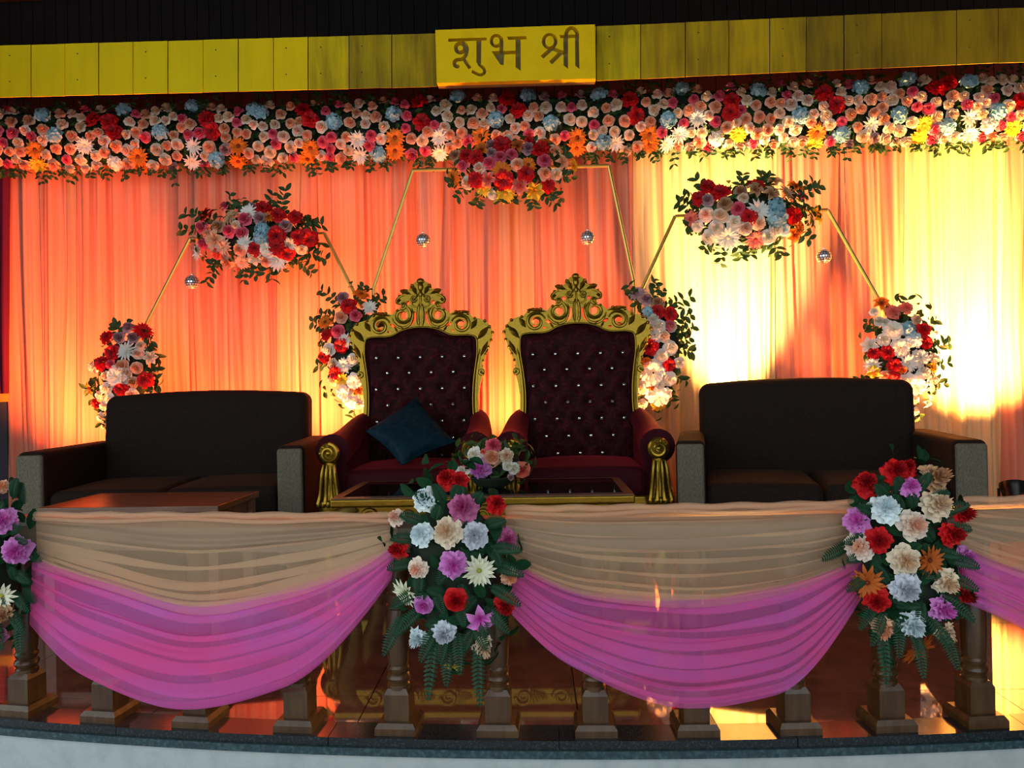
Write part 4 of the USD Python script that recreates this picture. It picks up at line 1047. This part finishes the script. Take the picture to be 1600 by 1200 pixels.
# ------------------------------------------------------------------ sofas
def make_sofa(label, left_px, right_px, top_py, yfront, rz):
    a, b = at(left_px, 760, yfront), at(right_px, 760, yfront)
    cx, w = (a[0] + b[0]) / 2, (b[0] - a[0]) / math.cos(math.radians(rz)) * 0.985
    t = thing('sofa', label, 'sofa', (cx, yfront, 0), rz)
    D, AW = 0.84, 0.135
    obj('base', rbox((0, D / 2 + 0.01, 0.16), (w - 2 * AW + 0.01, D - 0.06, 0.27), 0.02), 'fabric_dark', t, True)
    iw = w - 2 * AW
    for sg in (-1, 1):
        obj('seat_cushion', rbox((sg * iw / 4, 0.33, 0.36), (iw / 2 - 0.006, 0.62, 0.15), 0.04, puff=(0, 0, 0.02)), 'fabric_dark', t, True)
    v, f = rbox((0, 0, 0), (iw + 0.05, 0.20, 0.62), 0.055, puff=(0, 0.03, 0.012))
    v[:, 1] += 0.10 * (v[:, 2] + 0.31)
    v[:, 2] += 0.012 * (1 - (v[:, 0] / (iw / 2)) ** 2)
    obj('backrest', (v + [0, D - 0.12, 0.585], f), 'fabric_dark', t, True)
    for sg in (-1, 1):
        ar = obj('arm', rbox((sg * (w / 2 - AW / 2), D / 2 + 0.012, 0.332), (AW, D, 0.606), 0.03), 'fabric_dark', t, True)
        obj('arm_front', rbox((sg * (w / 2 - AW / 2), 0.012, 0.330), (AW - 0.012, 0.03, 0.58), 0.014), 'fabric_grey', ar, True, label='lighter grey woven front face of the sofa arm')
    for sx in (-1, 1):
        for yy in (0.06, D - 0.06):
            obj('leg', sweep([(sx * (w / 2 - 0.07), yy, 0.04), (sx * (w / 2 - 0.07), yy, 0.0)], [0.026, 0.018], 10), 'dark_wood', t, 40)
    return t
make_sofa('dark brown two-seat sofa standing left of the thrones', 38, 469, 704, 3.58, 7)
make_sofa('dark brown two-seat sofa standing right of the thrones', 1060, 1526, 676, 3.42, -11)

# ------------------------------------------------------------------ tables
a, b = at(516, 778, 3.08), at(993, 776, 3.08)
cx, w = (a[0] + b[0]) / 2, b[0] - a[0]
ztop = (a[2] + b[2]) / 2
dep = 0.58
ct = thing('coffee_table', 'gilt carved coffee table with dark glass top before the thrones', 'coffee table', (cx, 3.08, 0), 1.0)
tp = obj('table_top', rbox((0, dep / 2, ztop - 0.018), (w, dep, 0.034), 0.008), 'gold', ct, True)
obj('glass_pane', box((0, dep / 2, ztop + 0.001), (w - 0.09, dep - 0.09, 0.008)), 'black_glass', tp)
obj('wood_border', join([box((0, 0.028, ztop + 0.0005), (w - 0.01, 0.05, 0.006)), box((0, dep - 0.028, ztop + 0.0005), (w - 0.01, 0.05, 0.006)), box((-w / 2 + 0.028, dep / 2, ztop + 0.0005), (0.05, dep - 0.11, 0.006)), box((w / 2 - 0.028, dep / 2, ztop + 0.0005), (0.05, dep - 0.11, 0.006))]), 'table_wood', tp)
ap = [rbox((0, 0.05, ztop - 0.075), (w - 0.16, 0.03, 0.08), 0.008), rbox((-w / 2 + 0.07, dep / 2, ztop - 0.075), (0.03, dep - 0.12, 0.08), 0.008), rbox((w / 2 - 0.07, dep / 2, ztop - 0.075), (0.03, dep - 0.12, 0.08), 0.008)]
obj('apron', join(ap), 'gold', ct, 40)
for k in range(7):
    x = (k - 3) * (w - 0.26) / 6.4
    pts = []
    for s in np.linspace(0, 1, 30):
        rr = 0.034 * (1 - 0.75 * s); g = PI + (1 if k % 2 else -1) * 2 * PI * 1.4 * s
        pts.append((x + rr * math.cos(g), 0.030, ztop - 0.078 + rr * math.sin(g)))
    parts = [sweep(pts, np.linspace(0.009, 0.005, 30), 6)]
    for q in range(5):
        parts.append(sweep([(x + 0.035 + 0.012 * q, 0.030, ztop - 0.105 + 0.003 * q), (x + 0.045 + 0.013 * q, 0.027, ztop - 0.055 - 0.004 * q)], [0.007, 0.003], 5))
    obj('carved_scroll', join(parts), 'gold', ct, 45)
for sx in (-1, 1):
    for yy in (0.07, dep - 0.07):
        obj('leg', sweep(smoothline([(sx * (w / 2 - 0.09), yy, ztop - 0.03), (sx * (w / 2 - 0.045), yy, ztop - 0.12), (sx * (w / 2 - 0.08), yy, 0.16), (sx * (w / 2 - 0.05), yy, 0.02), (sx * (w / 2 - 0.03), yy, 0.0)], 16), np.interp(np.linspace(0, 1, 16), [0, 0.25, 0.7, 1], [0.05, 0.055, 0.026, 0.034]), 12), 'gold_dark', ct, 45)

a, b = at(58, 793, 3.05), at(341, 791, 3.05)
cx, w = (a[0] + b[0]) / 2, b[0] - a[0]
zt = (a[2] + b[2]) / 2
bt = thing('side_table', 'low brown wooden table in front of the left sofa', 'table', (cx, 3.05, 0), 0)
obj('table_top', rbox((0, 0.22, zt - 0.014), (w, 0.44, 0.028), 0.004), 'table_wood', bt, 30)
obj('apron', join([box((0, 0.045, zt - 0.06), (w - 0.09, 0.02, 0.06)), box((0, 0.395, zt - 0.06), (w - 0.09, 0.02, 0.06)), box((-w / 2 + 0.04, 0.22, zt - 0.06), (0.02, 0.33, 0.06)), box((w / 2 - 0.04, 0.22, zt - 0.06), (0.02, 0.33, 0.06))]), 'table_wood', bt)
for sx in (-1, 1):
    for yy in (0.04, 0.40):
        obj('leg', box((sx * (w / 2 - 0.035), yy, (zt - 0.028) / 2), (0.045, 0.045, zt - 0.028)), 'table_wood', bt)

# flower arrangement on the centre table
r = np.random.default_rng(31)
tbk = conv([(600, 610, 'carnation', 'violet', 128), (790, 445, 'big_rose', 'peach', 125), (810, 270, 'carnation', 'pink', 95), (520, 410, 'carnation', 'white', 95), (1010, 420, 'carnation', 'ivory', 85), (1040, 580, 'big_rose', 'white', 75), (1140, 630, 'big_rose', 'white', 85), (1260, 650, 'big_rose', 'coral', 115), (330, 670, 'lily', 'white', 110), (360, 545, 'big_rose', 'pink', 55), (650, 360, 'rose', 'coral', 45), (1080, 760, 'rose', 'mauve', 50)], 690, 670, 10.0, 10)
t = thing('table_bouquet', 'small low flower arrangement standing on the gilt coffee table', 'flower arrangement')
bunch(t, tbk, 770, 722, 62, 40, 3.34, 0.09, r, n_leaf=110, leaf=0.045, sprigs=[(808, 712, 60, 10), (722, 745, 200, 10), (745, 702, 110, 6)], sprig_leaf=0.022)
c = at(770, 742, 3.34)
obj('bowl', (lambda q: (q[0] + [c[0], 3.34, ztop + 0.006], q[1]))(lathe([(0.04, 0.0), (0.075, 0.012), (0.10, 0.045), (0.09, 0.05), (0.02, 0.03)], 20)), 'moss', t, 40)

# plank leaning beside the right throne
pa, pb = at(1021, 716, 4.42), at(1052, 775, 4.30)
lp = thing('leaning_plank', 'narrow orange lit wooden plank leaning between right throne and right sofa', 'plank', (0, 0, 0))
q = np.array([pa, pb, [pb[0] + 0.01, pb[1], 0.0], [pa[0] - 0.02, pa[1], 0.0]])
v = np.vstack([q, q + [0.012, 0.035, 0.0]])
f = np.array([[0, 2, 1], [0, 3, 2], [4, 5, 6], [4, 6, 7], [0, 1, 5], [0, 5, 4], [1, 2, 6], [1, 6, 5], [2, 3, 7], [2, 7, 6], [3, 0, 4], [3, 4, 7]])
obj('board', (v, f), 'plank_wood', lp)
e = np.array([pa, pb])
obj('edge_strip', sweep([pa + [0.004, -0.004, 0.004], pb + [0.004, -0.004, 0.004]], 0.008, 6), 'plank_wood', lp, 40)

# ------------------------------------------------------------------ uplights
def make_uplight(px, y, tx_, ty_, tyd, power, colour, cone, label, zc=0.13):
    c = at(px, 780, y); c[2] = zc
    aim = at(tx_, ty_, tyd)
    d = aim - c; d /= np.linalg.norm(d)
    t = thing('uplight', label, 'stage light', (c[0], c[1], 0))
    F = frame_of(d)
    can = lathe([(0.035, -0.11), (0.055, -0.10), (0.062, -0.02), (0.07, 0.0), (0.07, 0.028), (0.062, 0.028), (0.058, 0.0)], 20)
    body = obj('housing', (can[0] @ F + [0, 0, zc], can[1]), 'black_plastic', t, 40)
    ln = lathe([(0.0, 0.004), (0.05, 0.004), (0.056, 0.002)], 20)
    obj('lens', (ln[0] @ F + [0, 0, zc], ln[1]), 'lens', body, 40)
    side = np.cross(d, [0, 0, 1.0]); side /= np.linalg.norm(side)
    yk = [np.array([0, 0, zc]) + side * 0.072, np.array([0, 0, 0.012]) + side * 0.072, np.array([0, 0, 0.012]) - side * 0.072, np.array([0, 0, zc]) - side * 0.072]
    obj('yoke', join([sweep([yk[i], yk[i + 1]], 0.008, 6) for i in range(3)]), 'black_plastic', t, 40)
    obj('base', box((0, 0, 0.005), (0.13, 0.12, 0.01)), 'black_plastic', t)
    L = UsdLux.SphereLight.Define(stage, str(t.GetPath()) + '/beam')
    p = d * 0.075 + [0, 0, zc]
    L.AddTransformOp().Set(Gf.Matrix4d(*F[0], 0, *np.cross(-F[2], F[0]), 0, *(-F[2]), 0, *p, 1))
    L.CreateRadiusAttr(0.04)
    L.CreateColorAttr(Gf.Vec3f(*colour))
    L.CreateIntensityAttr(power * LAMP)
    sh = UsdLux.ShapingAPI.Apply(L.GetPrim())
    sh.CreateShapingConeAngleAttr(cone)
    sh.CreateShapingConeSoftnessAttr(1.0)
    return t
ULAB = ['black stage light behind the left end of the left sofa', 'black stage light behind the middle of the left sofa', 'black stage light behind the left throne, left side', 'black stage light behind the gap between the thrones', 'black stage light behind the right throne, right side',
        'black stage light behind the left end of the right sofa', 'black stage light behind the right end of the right sofa', 'black stage light on the floor right of the right sofa']
for u, lab in zip(UPLIGHTS, ULAB):
    make_uplight(*u, lab, 0.27 if u[0] > 1500 else 0.13)

# ------------------------------------------------------------------ balustrade
bal = thing('balustrade', 'low turned brown wooden balustrade along the stage front edge', 'balustrade')
RZ0, RZ1 = 0.475, 0.558
rail_y = lambda x: edge_y(x) + 0.065
xs = np.linspace(-2.2, 2.2, 45)
sec = [(-0.045, RZ0), (-0.045, RZ1 - 0.02), (-0.03, RZ1), (0.03, RZ1), (0.045, RZ1 - 0.02), (0.045, RZ0), (-0.045, RZ0)]
obj('handrail', grid(np.array([[(x, float(rail_y(x)) + a, b) for a, b in sec] for x in xs])), 'rail_wood', bal, 30)
for px in (-110, 40, 172, 314, 470, 625, 780, 930, 1085, 1240, 1385, 1525, 1665):
    p = at(px, 1140, 2.0)
    y = float(rail_y(p[0])); p = at(px, 1140, y); x = p[0]; y = float(rail_y(x))
    ang = math.atan(0.1 * x)
    c, s = math.cos(ang), math.sin(ang)
    tr = lambda q: (np.stack([q[0][:, 0] * c - q[0][:, 1] * s + x, q[0][:, 0] * s + q[0][:, 1] * c + y, q[0][:, 2]], -1), q[1])
    blk = Polygon([(-0.036, -0.036), (0.036, -0.036), (0.036, 0.036), (-0.036, 0.036)])
    bv, bf = trimesh.creation.box((0.066, 0.066, 0.085)), None
    shaft = lathe([(0.030, 0.108), (0.030, 0.120), (0.026, 0.124), (0.030, 0.130), (0.033, 0.137), (0.030, 0.145), (0.025, 0.149), (0.029, 0.156), (0.031, 0.163), (0.027, 0.170), (0.0295, 0.185), (0.0315, 0.23), (0.031, 0.28), (0.028, 0.318), (0.031, 0.322), (0.031, 0.328), (0.026, 0.333), (0.029, 0.345), (0.030, 0.358), (0.024, 0.366), (0.028, 0.385), (0.030, 0.41), (0.027, 0.44), (0.030, 0.47), (0.030, 0.48)], 20)
    b0 = obj('baluster', tr(shaft), 'baluster_wood', bal, 35)
    w1, w2 = 0.033, 0.025
    blkv = np.array([(a * ww, b * ww, z) for ww, z in ((w1, 0.028), (w1, 0.098), (w2, 0.112)) for a, b in ((-1, -1), (1, -1), (1, 1), (-1, 1))])
    bf = [[k * 4 + i, k * 4 + (i + 1) % 4, (k + 1) * 4 + (i + 1) % 4, (k + 1) * 4 + i] for k in range(2) for i in range(4)] + [[8, 9, 10, 11]]
    obj('block', tr((blkv, np.array(bf))), 'baluster_wood', b0)
    w1, w2 = 0.054, 0.046
    pv = np.array([(a * ww, b * ww, z) for ww, z in ((w1, 0.0005), (w1, 0.018), (w2, 0.030)) for a, b in ((-1, -1), (1, -1), (1, 1), (-1, 1))])
    obj('plinth', tr((pv, np.array(bf))), 'baluster_wood', b0)

# ------------------------------------------------------------------ sheer swags tied along the balustrade
def swag(top, bot, yoff, sag, folds, amp, depth, seed, material, label, name, v0=0.0, gather=0.55, nu=110, nv=150):
    T, B = np.array(top, float), np.array(bot, float)
    from scipy.interpolate import PchipInterpolator
    u = np.linspace(0, 1, nu)
    def curve(C):
        s = np.linspace(0, 1, len(C)) if False else (C[:, 0] - C[0, 0]) / (C[-1, 0] - C[0, 0])
        x = C[0, 0] + (C[-1, 0] - C[0, 0]) * u
        return np.stack([x, PchipInterpolator(s, C[:, 1])(u)], -1)
    ct_, cb = curve(T), curve(B)
    rr = np.random.default_rng(seed)
    v = np.linspace(0, 1, nv)
    P = np.zeros((nu, nv, 3))
    ph = rr.uniform(0, 6, 4)
    for i in range(nu):
        warp = meshkit.fbm(np.stack([v * 5 + seed, np.full(nv, u[i] * 1.6), np.zeros(nv)], -1), 3, seed)
        w = np.clip(v + 0.10 * (warp - 0.5), 0, 2)
        phase = 2 * PI * folds * (w ** 1.15) + ph[0]
        a = amp * np.clip((v - v0) / 0.12, 0, 1) * np.clip((1.0 - v) / 0.02, 0.25, 1)
        mod = 0.35 + 0.9 * meshkit.noise(np.stack([v * folds * 0.9 + 3, np.full(nv, u[i] * 2.2 + seed), np.zeros(nv)], -1), seed + 4)
        vv = v + a * mod * np.sin(phase) / folds + 0.45 * a * np.sin(phase * 2.7 + ph[1] + 3 * u[i]) * (0.3 + mod) / (folds * 2.7)
        vv = np.clip(vv, -0.01, 1.005)
        px = ct_[i, 0] + (cb[i, 0] - ct_[i, 0]) * vv
        py = ct_[i, 1] + (cb[i, 1] - ct_[i, 1]) * vv
        ends = math.sin(PI * u[i]) ** 0.5
        x0_ = at(px[0], py[0], 2.0)[0]
        yy = float(rail_y(x0_)) - 0.052 - yoff - sag * ends * np.sin(PI * np.clip(v, 0, 1) ** 0.8 * 0.75) - depth * mod * np.cos(phase) * (0.35 + 0.65 * ends) * np.clip(v / 0.1, 0, 1)
        for j in range(nv):
            P[i, j] = at(px[j], py[j], yy[j])
    parts = [grid(P)]
    if name == 'peach_drape':    # cloth rolled over the rail edge
        parts.append(sweep([P[i, 0] + [0, -0.003, -0.004 + 0.002 * math.sin(i * 0.37)] for i in range(0, nu, 2)], 0.009, 8, False))
        parts.append(sweep([P[i, 0] + [0, -0.009, -0.017 + 0.004 * math.sin(i * 0.13 + seed)] for i in range(0, nu, 2)], 0.006, 8, False))
    o = obj(name, join(parts), material, None, True)
    return tag(o, label, 'drape')

# a flat sheer panel carries from the rail top; its lower part is gathered
swag([(56, 802), (620, 803)], [(58, 884), (150, 925), (310, 974), (450, 944), (622, 868)], 0.0, 0.02, 7.0, 0.65, 0.008, 2, 'sheer_peach', 'peach sheer drape on the rail between left and centre flower bunches', 'peach_drape', v0=0.32)
swag([(50, 872), (170, 905), (310, 940), (450, 915), (618, 850)], [(46, 975), (130, 1055), (290, 1108), (440, 1075), (612, 905)], 0.004, 0.05, 6.0, 0.55, 0.016, 5, 'sheer_pink', 'magenta pink sheer swag hanging below the left peach drape', 'pink_swag')
swag([(790, 792), (1080, 789), (1345, 783)], [(792, 878), (930, 936), (1080, 950), (1210, 936), (1340, 888)], 0.0, 0.02, 8.0, 0.40, 0.008, 8, 'sheer_peach', 'peach sheer drape on the rail between centre and right flower bunches', 'peach_drape', v0=0.10)
swag([(792, 870), (930, 925), (1080, 930), (1210, 915), (1346, 872)], [(795, 955), (890, 1040), (1080, 1108), (1215, 1085), (1352, 925)], 0.004, 0.05, 7.0, 0.55, 0.016, 13, 'sheer_pink_thin', 'magenta pink sheer swag hanging between centre and right flower bunches', 'pink_swag')
swag([(1498, 779), (1600, 776), (1760, 772)], [(1500, 862), (1600, 906), (1760, 945)], 0.0, 0.02, 8.0, 0.45, 0.008, 17, 'sheer_peach', 'peach sheer drape cut off by the right picture edge', 'peach_drape', v0=0.15, nu=50)
swag([(1498, 850), (1600, 890), (1760, 925)], [(1502, 940), (1600, 983), (1760, 1090)], 0.004, 0.05, 6.0, 0.5, 0.016, 19, 'sheer_pink', 'magenta pink sheer swag cut off by the right picture edge', 'pink_swag', nu=50)

# ------------------------------------------------------------------ flower bunches on the balustrade
CA, BR = 'carnation', 'big_rose'
def big_bunch(label, items, cx, cy, rx, ry, seed, ferns, y0=None):
    r = np.random.default_rng(seed)
    x = at(cx, cy, 1.95)[0]
    y0 = float(rail_y(x)) - 0.055
    t = thing('flower_bunch', label, 'flower bunch')
    bunch(t, items, cx, cy, rx, ry, y0, 0.105, r, n_leaf=90, leaf=0.045, big=True)
    for px, py, ang, L in ferns:
        u, v = (px - cx) / rx, (py - cy) / ry
        y = y0 - 0.07 * math.sqrt(max(0.02, 1 - u * u - v * v))
        d = np.array([math.cos(math.radians(ang)), -0.35, math.sin(math.radians(ang))])
        obj('fern_frond', fern(at(px, py, y), d, L * y / FPX, 0.021, r, droop=0.18), 'fern', t)
    return t
def ring_ferns(cx, cy, rx, ry, n, L, seed, inner=26):
    r = np.random.default_rng(seed)
    out = []
    for k in range(n):
        a = 2 * PI * (k + r.uniform(-0.3, 0.3)) / n
        out.append((cx + rx * 0.62 * math.cos(a), cy - ry * 0.66 * math.sin(a), math.degrees(math.atan2(math.sin(a) * 0.8, math.cos(a))), L * r.uniform(0.8, 1.15)))
    for k in range(inner):
        a, q = r.uniform(0, 2 * PI), math.sqrt(r.uniform(0, 0.6))
        out.append((cx + rx * q * math.cos(a), cy - ry * q * math.sin(a), r.uniform(0, 360), L * 0.75))
    return out
K = 3.429
cen = conv([(375, 100, CA, 'red', 62), (440, 105, CA, 'red', 48), (255, 205, CA, 'ice', 68), (460, 250, CA, 'plum', 80), (635, 235, CA, 'red', 55), (100, 305, CA, 'blush', 48), (235, 395, CA, 'ice', 66), (375, 380, CA, 'ivory', 82), (520, 400, CA, 'silver', 72), (690, 420, CA, 'plum', 58), (115, 475, CA, 'red', 56), (215, 575, CA, 'blush', 56), (405, 555, CA, 'violet', 74), (545, 590, 'chrysanthemum', 'mum', 92), (705, 620, CA, 'peach', 48), (145, 710, 'chrysanthemum', 'mum', 84), (245, 775, BR, 'violet', 62), (420, 750, BR, 'red', 74), (680, 770, CA, 'red', 62), (550, 850, 'lily', 'violet', 82), (220, 940, CA, 'ice', 56), (355, 920, CA, 'silver', 66), (560, 990, CA, 'ivory', 58), (395, 1110, 'gerbera', 'yellow', 56)], 590, 720, K, 18)
big_bunch('centre bunch of carnations with yellow gerbera at its tip on the balustrade', cen, 708, 885, 100, 158, 41, ring_ferns(708, 885, 95, 150, 18, 52, 1) + [(680, 985, -95, 90), (745, 1000, -85, 85), (630, 960, -120, 60), (700, 1000, -90, 60)])
rgt = conv([(190, 160, CA, 'red', 70), (345, 95, CA, 'red', 72), (400, 75, CA, 'red', 50), (420, 175, CA, 'violet', 56), (545, 130, CA, 'tan', 78), (285, 290, CA, 'ice', 78), (560, 275, CA, 'ivory', 80), (135, 355, CA, 'violet', 68), (435, 380, CA, 'blush', 78), (690, 315, CA, 'red', 58), (145, 495, CA, 'blush', 75), (250, 460, CA, 'red', 66), (640, 430, CA, 'red', 64), (390, 565, CA, 'ivory', 78), (530, 570, 'chrysanthemum', 'copper', 82), (705, 550, CA, 'violet', 55), (190, 690, 'chrysanthemum', 'copper', 90), (610, 680, CA, 'ivory', 68), (240, 780, CA, 'red', 66), (395, 715, CA, 'silver', 78), (700, 745, CA, 'red', 56), (585, 825, CA, 'violet', 66), (425, 910, CA, 'ice', 74), (275, 925, CA, 'peach', 62), (600, 945, CA, 'ivory', 56), (460, 1050, 'chrysanthemum', 'copper', 100)], 1300, 710, K, 18)
big_bunch('right bunch of carnations with rusty orange chrysanthemums on the balustrade', rgt, 1416, 868, 100, 152, 42, ring_ferns(1416, 868, 95, 145, 18, 52, 2) + [(1375, 965, -95, 85), (1430, 985, -90, 60), (1470, 980, -75, 55), (1330, 850, 190, 60)])
lft = conv([(20, 275, CA, 'violet', 78), (100, 450, CA, 'violet', 84), (115, 125, BR, 'coral', 32), (5, 720, 'chrysanthemum', 'mum', 90), (30, 815, CA, 'tan', 55), (0, 950, CA, 'plum', 45), (15, 75, CA, 'peach', 40), (-130, 150, CA, 'red', 80), (-160, 400, CA, 'ice', 85), (-120, 600, CA, 'red', 80), (-200, 800, CA, 'ivory', 80), (-100, 1000, CA, 'violet', 75)], 0, 740, 3.75, 18)
big_bunch('flower bunch with magenta carnations cut off by the left picture edge', lft, -28, 888, 84, 150, 43, ring_ferns(-28, 888, 80, 145, 18, 52, 3) + [(35, 790, 70, 60), (20, 780, 60, 60), (30, 960, -70, 60), (0, 1000, -95, 70), (40, 860, -10, 45), (35, 920, -20, 40)])

# ------------------------------------------------------------------ groups of repeats
GROUPS = {'mirror_ball': 'mirror balls hung before the curtain', 'throne_chair': 'pair of gilt thrones', 'sofa': 'sofas flanking the thrones', 'arch_frame': 'gold arch frames', 'flower_swag': 'flower swags on the arches',
          'flower_column': 'upright flower bunches on the arches', 'flower_bunch': 'flower bunches on the balustrade', 'peach_drape': 'peach drapes along the balustrade', 'pink_swag': 'pink swags along the balustrade', 'uplight': 'stage lights behind the seats', 'curtain': 'backdrop curtains'}
for p in stage.GetPrimAtPath('/World').GetChildren():
    base = p.GetName().rstrip('0123456789').rstrip('_')
    if base in GROUPS:
        p.SetCustomDataByKey('group', GROUPS[base])
